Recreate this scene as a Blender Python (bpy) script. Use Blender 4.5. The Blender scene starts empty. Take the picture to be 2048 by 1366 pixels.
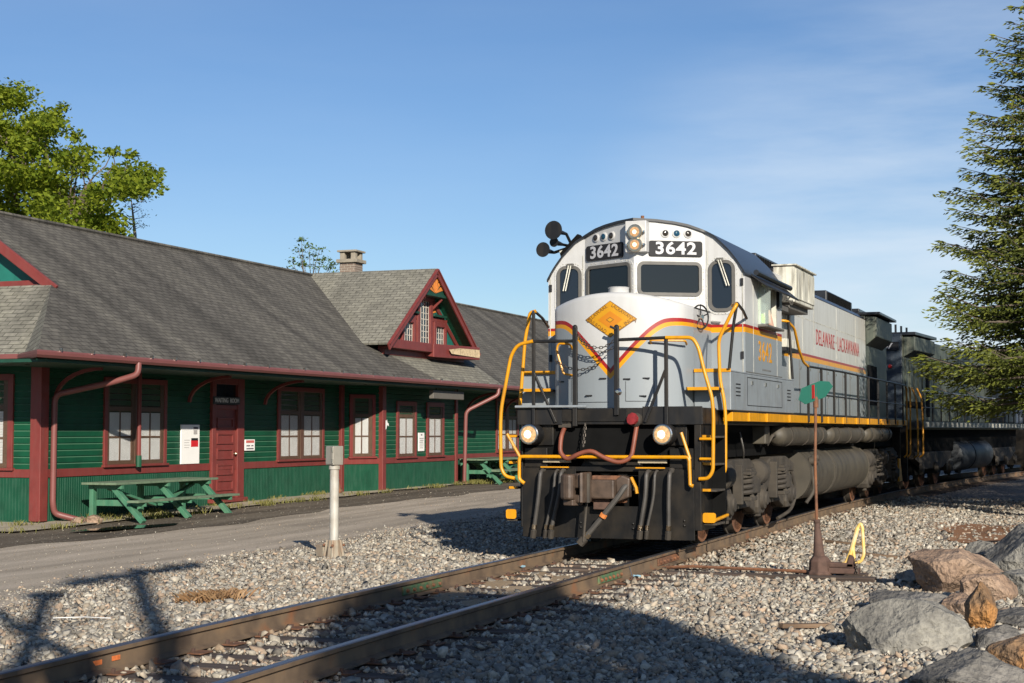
import bpy, bmesh, math, random
import numpy as np
from mathutils import Vector, Matrix, Euler, Quaternion
rnd = random.Random(7); nr = np.random.RandomState(7)
R = math.radians
scene = bpy.context.scene
COL = scene.collection

# ------------------------------------------------------------------ camera, sky, sun, exposure
cd = bpy.data.cameras.new('camera'); cam = bpy.data.objects.new('camera', cd); COL.objects.link(cam)
cd.sensor_width = 36.0; cd.lens = 3163/2048*36.0; cd.clip_end = 3000; cd.clip_start = 0.1
cam.location = (0, 0, 1.525)
cam.rotation_euler = (R(90)+math.atan(178/3163), 0, R(20.2))
scene.camera = cam
SUN = Vector((.70, -1.0, .50)).normalized()
world = bpy.data.worlds.new('World'); scene.world = world; world.use_nodes = True
wn = world.node_tree.nodes; wl = world.node_tree.links
for n in list(wn): wn.remove(n)
wo = wn.new('ShaderNodeOutputWorld'); bg = wn.new('ShaderNodeBackground'); sky = wn.new('ShaderNodeTexSky')
sky.sky_type = 'NISHITA'; sky.sun_disc = False
sky.sun_elevation = math.asin(SUN.z); sky.sun_rotation = math.atan2(SUN.x, SUN.y)
sky.air_density = 1.0; sky.dust_density = 0.25; sky.ozone_density = 2.2; sky.altitude = 300
# thin cirrus: soft white streaks mixed into the sky by direction
geo = wn.new('ShaderNodeTexCoord'); mp = wn.new('ShaderNodeMapping'); wl.new(geo.outputs['Generated'], mp.inputs['Vector'])
mp.inputs['Rotation'].default_value = (0.0, 0.35, 0.3); mp.inputs['Scale'].default_value = (1.3, 1.3, 7.0)
nz = wn.new('ShaderNodeTexNoise'); nz.inputs['Scale'].default_value = 2.1; nz.inputs['Detail'].default_value = 7; nz.inputs['Roughness'].default_value = .55
wl.new(mp.outputs[0], nz.inputs['Vector'])
rp = wn.new('ShaderNodeValToRGB'); rp.color_ramp.elements[0].position = .33; rp.color_ramp.elements[1].position = .66
rp.color_ramp.elements[1].color = (.80, .80, .80, 1); rp.color_ramp.elements[0].color = (0, 0, 0, 1)
wl.new(nz.outputs['Fac'], rp.inputs[0])
mixc = wn.new('ShaderNodeMix'); mixc.data_type = 'RGBA'
mixc.inputs[7].default_value = (9.5, 10.6, 11.8, 1)
hsv = wn.new('ShaderNodeHueSaturation'); hsv.inputs['Saturation'].default_value = 1.08; hsv.inputs['Hue'].default_value = .5
tnt = wn.new('ShaderNodeMix'); tnt.data_type = 'RGBA'; tnt.blend_type = 'MULTIPLY'; tnt.inputs[0].default_value = 1; tnt.inputs[7].default_value = (.98, 1.08, 1.27, 1)
wl.new(sky.outputs[0], hsv.inputs['Color']); wl.new(hsv.outputs[0], tnt.inputs[6])
dp = wn.new('ShaderNodeVectorMath'); dp.operation = 'DOT_PRODUCT'; wl.new(geo.outputs['Generated'], dp.inputs[0]); dp.inputs[1].default_value = Vector((-.05, 1.0, .02)).normalized()
mr = wn.new('ShaderNodeMapRange'); mr.interpolation_type = 'SMOOTHSTEP'; wl.new(dp.outputs['Value'], mr.inputs['Value']); mr.inputs['From Min'].default_value = .952; mr.inputs['From Max'].default_value = .995; mr.inputs['To Min'].default_value = .07; mr.inputs['To Max'].default_value = 1.0
mm = wn.new('ShaderNodeMath'); mm.operation = 'MULTIPLY'; wl.new(rp.outputs[0], mm.inputs[0]); wl.new(mr.outputs[0], mm.inputs[1])
wl.new(mm.outputs[0], mixc.inputs[0]); wl.new(tnt.outputs[2], mixc.inputs[6])
wl.new(mixc.outputs[2], bg.inputs['Color']); bg.inputs['Strength'].default_value = 0.058
wl.new(bg.outputs[0], wo.inputs['Surface'])
sl = bpy.data.lights.new('sun', 'SUN'); sl.energy = 5.0; sl.angle = R(.53); sl.color = (1, .92, .80)
so = bpy.data.objects.new('sun', sl); COL.objects.link(so); so.rotation_euler = SUN.to_track_quat('Z', 'Y').to_euler()
so.location = (20, -30, 40)
scene.view_settings.view_transform = 'Standard'; scene.view_settings.look = 'None'
scene.view_settings.exposure = 0.5; scene.view_settings.gamma = 1.0

# ------------------------------------------------------------------ materials
def new_mat(name):
    m = bpy.data.materials.new(name); m.use_nodes = True
    return m, m.node_tree.nodes, m.node_tree.links, m.node_tree.nodes['Principled BSDF']
def noise(n, l, scale, detail=4, vec=None, sc=None, coord='Object'):
    t = n.new('ShaderNodeTexNoise'); t.inputs['Scale'].default_value = scale; t.inputs['Detail'].default_value = detail
    tc = n.new('ShaderNodeTexCoord'); src = tc.outputs[coord]
    if sc:
        mpn = n.new('ShaderNodeMapping'); mpn.inputs['Scale'].default_value = sc; l.new(src, mpn.inputs['Vector']); src = mpn.outputs[0]
    l.new(src, t.inputs['Vector']); return t.outputs['Fac']
def ramp(n, l, fac, stops):
    r = n.new('ShaderNodeValToRGB'); e = r.color_ramp.elements
    while len(e) < len(stops): e.new(.5)
    for i, (p, c) in enumerate(stops):
        e[i].position = p; e[i].color = (*c, 1) if len(c) == 3 else c
    l.new(fac, r.inputs[0]); return r.outputs[0]
def mixn(n, l, fac, a, b, mode='MIX'):
    m = n.new('ShaderNodeMix'); m.data_type = 'RGBA'; m.blend_type = mode
    for s, v in ((0, fac), (6, a), (7, b)):
        if isinstance(v, (int, float)): m.inputs[s].default_value = v
        elif isinstance(v, tuple): m.inputs[s].default_value = (*v, 1) if len(v) == 3 else v
        else: l.new(v, m.inputs[s])
    return m.outputs[2]
def math_(n, l, op, a, b=None):
    m = n.new('ShaderNodeMath'); m.operation = op
    for i, v in enumerate((a, b)):
        if v is None: continue
        if isinstance(v, (int, float)): m.inputs[i].default_value = v
        else: l.new(v, m.inputs[i])
    return m.outputs[0]
def bump(n, l, bs, h, strength=.3, dist=.01):
    b = n.new('ShaderNodeBump'); b.inputs['Strength'].default_value = strength; b.inputs['Distance'].default_value = dist
    l.new(h, b.inputs['Height']); l.new(b.outputs[0], bs.inputs['Normal'])
def dark(c, k): return tuple(x*k for x in c)
_mc = {}
def mat(name, c, rough=.6, metal=0, var=.25, scale=6, dirt=None, dirt_amt=.5, dirt_sc=(3, 3, .6), dscale=3, bmp=0, bsc=40, bdist=.004, spec=.5):
    if name in _mc: return _mc[name]
    m, n, l, b = new_mat(name)
    f = noise(n, l, scale, 6)
    col = ramp(n, l, f, [(.3, dark(c, 1-var)), (.5, c), (.7, dark(c, 1+var*.6))])
    if dirt:
        d = noise(n, l, dscale, 8, sc=dirt_sc)
        df = ramp(n, l, d, [(.45, (0, 0, 0)), (.72, (dirt_amt,)*3)])
        col = mixn(n, l, df, col, dirt)
    l.new(col, b.inputs['Base Color'])
    b.inputs['Roughness'].default_value = rough; b.inputs['Metallic'].default_value = metal
    b.inputs['Specular IOR Level'].default_value = spec
    if bmp: bump(n, l, b, noise(n, l, bsc, 6), bmp, bdist)
    _mc[name] = m; return m

def banded(name, axis_h, levels, dirt=(.16, .13, .09), dirt_amt=.25, rough=.35, curve=None, fade=None):
    """paint scheme: levels = [(z, colour)] from the top down, colour below each boundary; curve = V-shaped boundary offset over |x|"""
    m, n, l, b = new_mat(name)
    tc = n.new('ShaderNodeTexCoord'); sp = n.new('ShaderNodeSeparateXYZ'); l.new(tc.outputs['Object'], sp.inputs[0])
    z = sp.outputs[2]; col = None
    for i, (zz, c) in enumerate(levels):
        if col is None:
            f = noise(n, l, 4, 6)
            col = ramp(n, l, f, [(.3, dark(c, .93)), (.6, c)]); continue
        if curve:
            ax = math_(n, l, 'ABSOLUTE', sp.outputs[0])
            fc = n.new('ShaderNodeFloatCurve'); mp_ = fc.mapping; cv = mp_.curves[0]
            pts = curve[i-1]
            cv.points[0].location = (pts[0][0], pts[0][1]); cv.points[1].location = (pts[-1][0], pts[-1][1])
            for p in pts[1:-1]: cv.points.new(*p)
            for p in cv.points: p.handle_type = 'AUTO'
            cv.points[0].handle_type = 'VECTOR'
            mp_.update(); l.new(ax, fc.inputs['Value'])
            thr = math_(n, l, 'ADD', fc.outputs[0], 2.0)
            below = math_(n, l, 'LESS_THAN', z, thr)
        else:
            below = math_(n, l, 'LESS_THAN', z, zz)
        col = mixn(n, l, below, col, c)
    d = noise(n, l, 3.0, 8, sc=(5, 5, .5)); df = ramp(n, l, d, [(.48, (0, 0, 0)), (.75, (dirt_amt,)*3)])
    col = mixn(n, l, df, col, dirt)
    d2 = noise(n, l, 14, 5); df2 = ramp(n, l, d2, [(.6, (0, 0, 0)), (.8, (dirt_amt*.6,)*3)])
    col = mixn(n, l, df2, col, (.10, .07, .045))
    l.new(col, b.inputs['Base Color']); b.inputs['Roughness'].default_value = rough
    bump(n, l, b, noise(n, l, 2.5, 3), .12, .02)
    return m

WHITE = (.475, .475, .465); GREY = (.222, .248, .265); YEL = (.60, .262, .002); RED = (.27, .008, .009); BLK = (.022, .022, .022)
M = {}
M['cab'] = banded('cab_paint', 'z', [(9, WHITE), (2.975, RED), (2.935, YEL), (2.865, GREY)], dirt_amt=.12)
M['hood'] = banded('hood_paint', 'z', [(9, RED), (3.985, (.46, .455, .42)), (2.90, RED), (2.855, YEL), (2.775, GREY)], dirt_amt=.45)
nose_curve = [
    [(0, .327), (.142, .488), (.391, .752), (.536, .887), (.641, .955), (.704, .976), (.838, .985), (1, .975)],
    [(0, .262), (.142, .420), (.391, .688), (.536, .827), (.641, .900), (.704, .924), (.838, .935), (1, .93)],
    [(0, .190), (.142, .345), (.391, .615), (.536, .757), (.641, .838), (.704, .868), (.838, .885), (1, .875)]]
M['nose'] = banded('nose_paint', 'z', [(9, WHITE), (0, RED), (0, YEL), (0, GREY)], dirt_amt=.08, curve=nose_curve)
M['grey'] = mat('grey_paint', GREY, .4, var=.1, dirt=(.12, .10, .08), dirt_amt=.3)
M['white'] = mat('white_paint', WHITE, .35, var=.06, dirt=(.3, .24, .15), dirt_amt=.2)
M['oldwhite'] = mat('weathered_white_paint', (.55, .54, .46), .6, var=.2, dirt=(.10, .085, .055), dirt_amt=.9, dirt_sc=(6, 6, .8), dscale=2.2)
M['yellow'] = mat('yellow_paint', YEL, .4, var=.12, dirt=(.10, .06, .02), dirt_amt=.25)
M['red'] = mat('red_paint', RED, .4, var=.15)
M['black'] = mat('black_paint', (.011, .011, .0115), .45, spec=.35, var=.3, dirt=(.035, .028, .02), dirt_amt=.6, dscale=2.5)
M['roofblack'] = mat('roof_black', (.018, .019, .022), .32, var=.2)
M['pilot'] = mat('pilot_black', (.0075, .007, .0065), .5, spec=.3, var=.4, dirt=(.032, .025, .017), dirt_amt=.75, dscale=3.5, dirt_sc=(1, 1, .7), bmp=.15, bsc=25)
M['grime'] = mat('grimy_steel', (.052, .043, .032), .8, var=.4, scale=5, dirt=(.02, .017, .015), dirt_amt=.7, dirt_sc=(1, 1, 1), bmp=.3, bsc=30)
M['tank'] = mat('dusty_tank', (.070, .060, .043), .6, var=.3, scale=3, dirt=(.022, .02, .018), dirt_amt=.8, dirt_sc=(.3, 3.2, .3), dscale=2.2)
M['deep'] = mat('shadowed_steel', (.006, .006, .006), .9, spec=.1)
M['rubber'] = mat('rubber_hose', (.055, .05, .044), .6, var=.3)
M['redhose'] = mat('red_brown_cable', (.19, .055, .03), .55, var=.3)
M['rust'] = mat('rusty_steel', (.14, .065, .035), .85, var=.45, scale=14, dirt=(.30, .11, .035), dirt_amt=.6, dirt_sc=(1, 1, 1), bmp=.3, bsc=60)
M['rustdark'] = mat('dark_rust', (.085, .048, .035), .85, var=.4, scale=12, bmp=.3, bsc=60)
M['coupler'] = mat('coupler_iron', (.075, .05, .035), .55, var=.4, scale=9, dirt=(.05, .035, .025), dirt_amt=.6, dirt_sc=(1, 1, 1), bmp=.25, bsc=30)
M['chrome'] = mat('bright_metal', (.62, .6, .56), .18, metal=1, var=.05)
M['brass'] = mat('brass_fitting', (.6, .5, .36), .3, metal=1, var=.1)
M['gasket'] = mat('window_gasket', (.10, .095, .085), .6, var=.2)
M['loco2'] = mat('dark_grey_paint_green_reflection', (.058, .070, .055), .5, var=.25, dirt=(.16, .16, .12), dirt_amt=.6, dirt_sc=(4, 4, .5))  # dark grey paint, the trees' green reflection put into its colour
M['loco2blue'] = mat('dark_blue_grey_paint', (.032, .044, .06), .45, var=.2, dirt=(.10, .11, .11), dirt_amt=.3)
M['loco3'] = mat('worn_blue_paint', (.055, .075, .11), .5, var=.3, dirt=(.2, .2, .19), dirt_amt=.5)
M['digit'] = mat('number_white', (.46, .46, .47), .5, var=.03)
M['board'] = mat('number_board_black', (.022, .022, .024), .6, var=.15, spec=.2)
M['letter'] = mat('maroon_lettering', (.30, .035, .035), .5, var=.1)
M['chain'] = mat('chain_iron', (.07, .06, .05), .5, metal=.6)
M['emblem'] = mat('emblem_orange', (.50, .235, .003), .45, var=.08)
M['emblem_ink'] = mat('emblem_ink', (.17, .075, .01), .5, var=.05)
M['emblem_core'] = mat('emblem_core', (.48, .17, .004), .45, var=.05)
def glass_dark(name, c=(.008, .010, .012), rough=.03):
    m, n, l, b = new_mat(name); b.inputs['Base Color'].default_value = (*c, 1); b.inputs['Roughness'].default_value = rough
    b.inputs['Specular IOR Level'].default_value = .5
    bump(n, l, b, noise(n, l, 3, 2), .03, .01); return m
M['glass'] = glass_dark('dark_glass')
M['glass2'] = glass_dark('station_glass', (.012, .012, .012), .05)
M['glassblue'] = glass_dark('bluish_dark_glass', (.012, .017, .026))
m, n, l, b = new_mat('clear_glass'); b.inputs['Base Color'].default_value = (.85, .93, .9, 1); b.inputs['Roughness'].default_value = .02
tr = n.new('ShaderNodeBsdfTransparent'); tr.inputs[0].default_value = (.9, .96, .93, 1); b.inputs['Roughness'].default_value = .03; mx = n.new('ShaderNodeMixShader'); mx.inputs[0].default_value = .14
l.new(tr.outputs[0], mx.inputs[1]); l.new(b.outputs[0], mx.inputs[2]); l.new(mx.outputs[0], n['Material Output'].inputs[0]); M['clear'] = m
def emit(name, c, s):
    m, n, l, b = new_mat(name); b.inputs['Base Color'].default_value = (*dark(c, .12), 1); b.inputs['Roughness'].default_value = .12
    b.inputs['Emission Color'].default_value = (*c, 1)
    f = noise(n, l, 30, 3); st = math_(n, l, 'MULTIPLY', f, s*2); l.new(st, b.inputs['Emission Strength']); return m
M['lamp_dim'] = emit('headlight_glow', (1, .56, .26), .46)
M['lamp'] = emit('ditch_light_glow', (1, .60, .27), .55)
M['hot'] = emit('lamp_filament', (1, .82, .58), 1.5)
M['reflector'] = mat('lamp_reflector', (.92, .56, .27), .25, metal=1, var=.2, scale=25)
M['bluelens'] = glass_dark('blue_lens', (.01, .05, .09), .08); M['smokelens'] = glass_dark('smoke_lens', (.03, .025, .02), .08)

# station
GRN = (.004, .060, .028); BRICKRED = (.165, .030, .025)
M['green'] = mat('green_siding', GRN, .5, var=.22, scale=3, dirt=(.03, .11, .065), dirt_amt=.5, dirt_sc=(1, 4, 1), dscale=4)
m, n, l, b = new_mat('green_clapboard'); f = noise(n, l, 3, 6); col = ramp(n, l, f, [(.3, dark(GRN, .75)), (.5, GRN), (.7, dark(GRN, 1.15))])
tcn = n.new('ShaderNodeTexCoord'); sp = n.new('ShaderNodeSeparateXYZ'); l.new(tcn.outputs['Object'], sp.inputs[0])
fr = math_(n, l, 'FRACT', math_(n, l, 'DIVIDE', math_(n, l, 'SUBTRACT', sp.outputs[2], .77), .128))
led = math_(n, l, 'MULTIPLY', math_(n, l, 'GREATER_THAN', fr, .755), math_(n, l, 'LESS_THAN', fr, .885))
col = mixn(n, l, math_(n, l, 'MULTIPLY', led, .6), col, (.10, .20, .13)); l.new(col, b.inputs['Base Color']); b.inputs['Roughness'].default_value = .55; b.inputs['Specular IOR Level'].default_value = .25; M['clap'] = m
M['greenlow'] = mat('green_beadboard', (.006, .058, .030), .6, spec=.25, var=.2, scale=3, dirt=(.03, .085, .055), dirt_amt=.5, dscale=4)
M['greenbase'] = mat('green_skirting', (.012, .07, .042), .7, spec=.25, var=.25, scale=5, dirt=(.09, .12, .08), dirt_amt=.4, dscale=5)
M['trim'] = mat('barn_red_trim', BRICKRED, .5, var=.15, scale=4, dirt=(.16, .06, .05), dirt_amt=.35, dscale=5)
M['gutter'] = mat('dusty_red_gutter', (.175, .06, .053), .45, var=.1, scale=3)
M['soffit'] = mat('dark_green_soffit', (.006, .05, .03), .6, var=.2)
M['sash'] = mat('brown_sash', (.10, .05, .032), .5, var=.2)
M['blind'] = mat('white_blind', (.62, .63, .62), .8, var=.06)
M['greenteal'] = mat('teal_panel', (.012, .13, .10), .5, var=.15)
M['fan'] = mat('sunburst_orange', (.62, .20, .035), .6, var=.15)
M['greenbench'] = mat('green_bench_paint', (.048, .165, .095), .6, var=.2, scale=8, dirt=(.12, .2, .12), dirt_amt=.4)
M['benchtop'] = mat('worn_bench_top', (.125, .175, .11), .75, var=.25, scale=9)
M['lead'] = mat('window_leading', (.5, .47, .40), .5, var=.2)
M['rotwood'] = mat('peeling_wood', (.52, .40, .24), .8, var=.4, scale=12, bmp=.4, bsc=30)
M['signwhite'] = mat('white_notice', (.78, .77, .74), .5, var=.03)
M['signblack'] = mat('black_sign', (.012, .012, .012), .5)
M['signgrey'] = mat('grey_sign_board', (.115, .105, .09), .6, var=.1)
M['signred'] = mat('red_notice', (.55, .015, .02), .5, var=.1)
M['pink'] = mat('faded_red_notice', (.55, .13, .11), .5, var=.1)
M['ink'] = mat('grey_print', (.35, .33, .32), .7, var=.1)
M['inkdark'] = mat('dark_print', (.10, .09, .10), .7, var=.1)
M['lampshade'] = mat('lamp_white', (.42, .38, .28), .5, var=.1)
M['chimney'] = mat('chimney_brick', (.22, .165, .125), .9, var=.3, scale=8)
m, n, l, b = new_mat('chimney_brickwork'); bt = n.new('ShaderNodeTexBrick'); tc = n.new('ShaderNodeTexCoord'); mp_ = n.new('ShaderNodeMapping')
mp_.inputs['Rotation'].default_value = (R(90), 0, 0); l.new(tc.outputs['Object'], mp_.inputs[0]); l.new(mp_.outputs[0], bt.inputs['Vector'])
bt.inputs['Scale'].default_value = 1; bt.inputs['Brick Width'].default_value = .21; bt.inputs['Row Height'].default_value = .07; bt.inputs['Mortar Size'].default_value = .008
bt.inputs['Color1'].default_value = (.20, .145, .11, 1); bt.inputs['Color2'].default_value = (.16, .12, .095, 1); bt.inputs['Mortar'].default_value = (.30, .27, .22, 1)
l.new(bt.outputs[0], b.inputs['Base Color']); b.inputs['Roughness'].default_value = .9; M['brick'] = m
M['concrete'] = mat('concrete', (.36, .31, .225), .9, var=.18, scale=2.5, dirt=(.2, .17, .12), dirt_amt=.5, dirt_sc=(1, 1, 1), bmp=.2, bsc=80)
M['capstone'] = mat('chimney_cap', (.25, .22, .17), .9, var=.2)
def shingles(name, c, streak=.75):
    m, n, l, b = new_mat(name)
    uv = n.new('ShaderNodeUVMap'); uv.uv_map = 'UVMap'
    bt = n.new('ShaderNodeTexBrick'); l.new(uv.outputs[0], bt.inputs['Vector']); bt.inputs['Scale'].default_value = 1
    bt.inputs['Brick Width'].default_value = .30; bt.inputs['Row Height'].default_value = .14; bt.inputs['Mortar Size'].default_value = .012; bt.inputs['Mortar Smooth'].default_value = .3
    bt.inputs['Color1'].default_value = (*dark(c, 1.12), 1); bt.inputs['Color2'].default_value = (*dark(c, .85), 1); bt.inputs['Mortar'].default_value = (*dark(c, .40), 1)
    mpp = n.new('ShaderNodeMapping'); mpp.inputs['Scale'].default_value = (1.0, .13, 1); mpp.inputs['Rotation'].default_value = (0, 0, R(12)); l.new(uv.outputs[0], mpp.inputs[0])
    ns = n.new('ShaderNodeTexNoise'); ns.inputs['Scale'].default_value = 1.1; ns.inputs['Detail'].default_value = 5; l.new(mpp.outputs[0], ns.inputs['Vector'])
    st = ramp(n, l, ns.outputs['Fac'], [(.36, (streak*.82,)*3), (.48, (streak*1.1,)*3), (.64, (1.10, 1.10, 1.07))])
    col = mixn(n, l, 1.0, bt.outputs[0], st, 'MULTIPLY')
    n2 = n.new('ShaderNodeTexNoise'); n2.inputs['Scale'].default_value = 9; n2.inputs['Detail'].default_value = 6; l.new(uv.outputs[0], n2.inputs['Vector'])
    col = mixn(n, l, .55, col, ramp(n, l, n2.outputs['Fac'], [(.3, (.55, .55, .55)), (.7, (1.3, 1.28, 1.22))]), 'MULTIPLY')
    l.new(col, b.inputs['Base Color']); b.inputs['Roughness'].default_value = .95; b.inputs['Specular IOR Level'].default_value = .15
    sx = n.new('ShaderNodeSeparateXYZ'); l.new(uv.outputs[0], sx.inputs[0])
    fr = math_(n, l, 'FRACT', math_(n, l, 'DIVIDE', sx.outputs[1], .14)); h = math_(n, l, 'SUBTRACT', 1.0, fr)
    h2 = math_(n, l, 'ADD', h, math_(n, l, 'MULTIPLY', n2.outputs['Fac'], .8))
    bump(n, l, b, h2, .55, .02); return m
M['roof'] = shingles('dark_shingles', (.125, .117, .104)); M['roof2'] = shingles('pale_shingles', (.20, .192, .162), .93)

# ground
def gravel_mat():
    m, n, l, b = new_mat('gravel_ground'); tc = n.new('ShaderNodeTexCoord')
    v = n.new('ShaderNodeTexVoronoi'); v.inputs['Scale'].default_value = 17; l.new(tc.outputs['Object'], v.inputs['Vector'])
    hs = n.new('ShaderNodeSeparateColor'); l.new(v.outputs['Color'], hs.inputs[0])
    col = ramp(n, l, hs.outputs[0], [(0, (.12, .10, .085)), (.35, (.26, .23, .19)), (.65, (.36, .32, .27)), (.85, (.30, .22, .17)), (1, (.46, .43, .38))])
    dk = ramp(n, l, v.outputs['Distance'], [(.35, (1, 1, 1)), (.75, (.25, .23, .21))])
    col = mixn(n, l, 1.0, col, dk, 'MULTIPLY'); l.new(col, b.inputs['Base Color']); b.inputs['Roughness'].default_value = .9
    bump(n, l, b, math_(n, l, 'SUBTRACT', 1.0, v.outputs['Distance']), .9, .04); return m
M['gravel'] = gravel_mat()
def road_mat(name, c, c2, sc=1.0, streak=True):
    m, n, l, b = new_mat(name)
    f = noise(n, l, .7, 8, sc=(3.0, .28, 1)) ; col = ramp(n, l, f, [(.32, dark(c, .72)), (.5, c), (.68, c2)])
    f2 = noise(n, l, 45, 5); col = mixn(n, l, .7, col, ramp(n, l, f2, [(.28, (.55, .55, .54)), (.5, (1, 1, 1)), (.74, (1.45, 1.42, 1.35))]), 'MULTIPLY')
    tc = n.new('ShaderNodeTexCoord'); v = n.new('ShaderNodeTexVoronoi'); v.inputs['Scale'].default_value = 26; l.new(tc.outputs['Object'], v.inputs['Vector'])
    hs = n.new('ShaderNodeSeparateColor'); l.new(v.outputs['Color'], hs.inputs[0])
    pk = math_(n, l, 'GREATER_THAN', hs.outputs[0], .86); pk = math_(n, l, 'MULTIPLY', pk, math_(n, l, 'LESS_THAN', v.outputs['Distance'], .33))
    col = mixn(n, l, math_(n, l, 'MULTIPLY', pk, .7), col, (.36, .33, .28))
    l.new(col, b.inputs['Base Color']); b.inputs['Roughness'].default_value = .9; b.inputs['Specular IOR Level'].default_value = .25
    bump(n, l, b, math_(n, l, 'ADD', f2, pk), .5, .012); return m
M['road'] = road_mat('dusty_road', (.345, .292, .226), (.43, .365, .288))
M['apron'] = road_mat('damp_asphalt', (.105, .085, .062), (.15, .125, .092))
M['dirt'] = road_mat('orange_dirt', (.24, .12, .06), (.32, .18, .10))
m, n, l, b = new_mat('puddle_water'); b.inputs['Base Color'].default_value = (.02, .018, .014, 1); b.inputs['Roughness'].default_value = .04
bump(n, l, b, noise(n, l, 6, 2), .05, .004); M['water'] = m
M['rail'] = mat('brown_rail', (.135, .088, .052), .7, var=.25, scale=5, dirt=(.25, .11, .045), dirt_amt=.45, dirt_sc=(1, 1, 1), dscale=5, bmp=.2, bsc=50)
M['railtop'] = mat('polished_rail_head', (.20, .20, .215), .28, metal=.85, var=.2, scale=10)
M['railgreen'] = mat('green_marked_rail', (.06, .14, .065), .7, var=.4, scale=14, dirt=(.2, .10, .05), dirt_amt=.9, dirt_sc=(1, 1, 1), dscale=9)
def wood_mat(name, c, c2, ax=0):
    m, n, l, b = new_mat(name); s = [30, 30, 30]; s[ax] = 1.5
    f = noise(n, l, 1.0, 8, sc=tuple(s)); col = ramp(n, l, f, [(.3, dark(c, .5)), (.5, c), (.72, c2)])
    f2 = noise(n, l, 3, 5); col = mixn(n, l, .6, col, ramp(n, l, f2, [(.3, (.6, .6, .6)), (.7, (1.25, 1.2, 1.15))]), 'MULTIPLY')
    l.new(col, b.inputs['Base Color']); b.inputs['Roughness'].default_value = .9; bump(n, l, b, f, .6, .012); return m
M['tie'] = wood_mat('weathered_tie', (.060, .042, .032), (.11, .082, .064), 0)
M['plank'] = wood_mat('old_plank', (.16, .105, .065), (.25, .18, .12), 0)
def rock_mat(name, c, c2, c3):
    m, n, l, b = new_mat(name)
    f = noise(n, l, 2.2, 9); col = ramp(n, l, f, [(.3, c3), (.48, c), (.68, c2)])
    f2 = noise(n, l, 22, 7); col = mixn(n, l, .6, col, ramp(n, l, f2, [(.32, (.5, .5, .5)), (.6, (1.15, 1.15, 1.12))]), 'MULTIPLY')
    l.new(col, b.inputs['Base Color']); b.inputs['Roughness'].default_value = .85
    vc = n.new('ShaderNodeTexVoronoi'); vc.feature = 'DISTANCE_TO_EDGE'; vc.inputs['Scale'].default_value = 3.2; tcv = n.new('ShaderNodeTexCoord'); wv = n.new('ShaderNodeVectorMath'); wv.operation = 'ADD'
    nz3 = n.new('ShaderNodeTexNoise'); nz3.inputs['Scale'].default_value = 3; l.new(tcv.outputs['Object'], nz3.inputs['Vector']); l.new(tcv.outputs['Object'], wv.inputs[0]); l.new(nz3.outputs['Color'], wv.inputs[1]); l.new(wv.outputs[0], vc.inputs['Vector'])
    ck = math_(n, l, 'MINIMUM', math_(n, l, 'MULTIPLY', vc.outputs['Distance'], 14.0), 1.0)
    hh_ = math_(n, l, 'ADD', math_(n, l, 'ADD', noise(n, l, 9, 8), math_(n, l, 'MULTIPLY', f2, .55)), math_(n, l, 'MULTIPLY', ck, .07))
    bump(n, l, b, hh_, 1.0, .06); return m
M['rockgrey'] = rock_mat('grey_boulder', (.19, .18, .158), (.28, .265, .228), (.10, .095, .085))
M['rocktan'] = rock_mat('tan_boulder', (.27, .18, .122), (.36, .255, .18), (.14, .098, .07))
M['rockorange'] = rock_mat('orange_boulder', (.20, .12, .062), (.45, .21, .06), (.12, .085, .055))
M['rockdark'] = rock_mat('dark_boulder', (.13, .122, .11), (.21, .195, .175), (.07, .066, .06))
def stone_mat():
    m, n, l, b = new_mat('ballast_stone'); a = n.new('ShaderNodeAttribute'); a.attribute_name = 'tint'
    f = noise(n, l, 40, 4); col = mixn(n, l, .7, a.outputs['Color'], ramp(n, l, f, [(.3, (.65, .65, .65)), (.7, (1.2, 1.2, 1.18))]), 'MULTIPLY')
    l.new(col, b.inputs['Base Color']); b.inputs['Roughness'].default_value = .85; b.inputs['Specular IOR Level'].default_value = .3; return m
M['stone'] = stone_mat()
def leaf_mat(name, c, c2, trans=.35):
    m, n, l, b = new_mat(name); a = n.new('ShaderNodeAttribute'); a.attribute_name = 'tint'
    col = mixn(n, l, a.outputs['Fac'], c, c2); l.new(col, b.inputs['Base Color']); b.inputs['Roughness'].default_value = .55
    b.inputs['Specular IOR Level'].default_value = .3
    t = n.new('ShaderNodeBsdfTranslucent'); l.new(col, t.inputs[0]); mx = n.new('ShaderNodeMixShader'); mx.inputs[0].default_value = trans
    l.new(b.outputs[0], mx.inputs[1]); l.new(t.outputs[0], mx.inputs[2]); l.new(mx.outputs[0], n['Material Output'].inputs[0]); return m
M['maple'] = leaf_mat('maple_leaf', (.11, .175, .014), (.31, .355, .03), .5)
M['sap'] = leaf_mat('sapling_leaf', (.085, .15, .03), (.16, .23, .05), .4)
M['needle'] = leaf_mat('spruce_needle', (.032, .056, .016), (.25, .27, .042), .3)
M['grassy'] = leaf_mat('weed_blade', (.12, .13, .03), (.28, .25, .08), .3)
M['drygrass'] = leaf_mat('dry_grass', (.24, .13, .06), (.36, .23, .12), .2)
M['bark'] = mat('bark', (.12, .095, .07), .9, var=.4, scale=10, bmp=.6, bsc=20, bdist=.02)
M['deadwood'] = mat('dead_wood', (.30, .27, .24), .9, var=.2)
M['paleblue'] = mat('pale_blue_flag', (.35, .60, .72), .6, var=.08)
M['postwhite'] = mat('post_offwhite', (.40, .385, .34), .5, var=.15, scale=5, dirt=(.22, .17, .11), dirt_amt=.6, dscale=4, dirt_sc=(2, 2, 1))
M['postgrey'] = mat('galvanised_box', (.33, .31, .265), .45, metal=.3, var=.1, scale=5, dirt=(.2, .16, .11), dirt_amt=.4)
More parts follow.
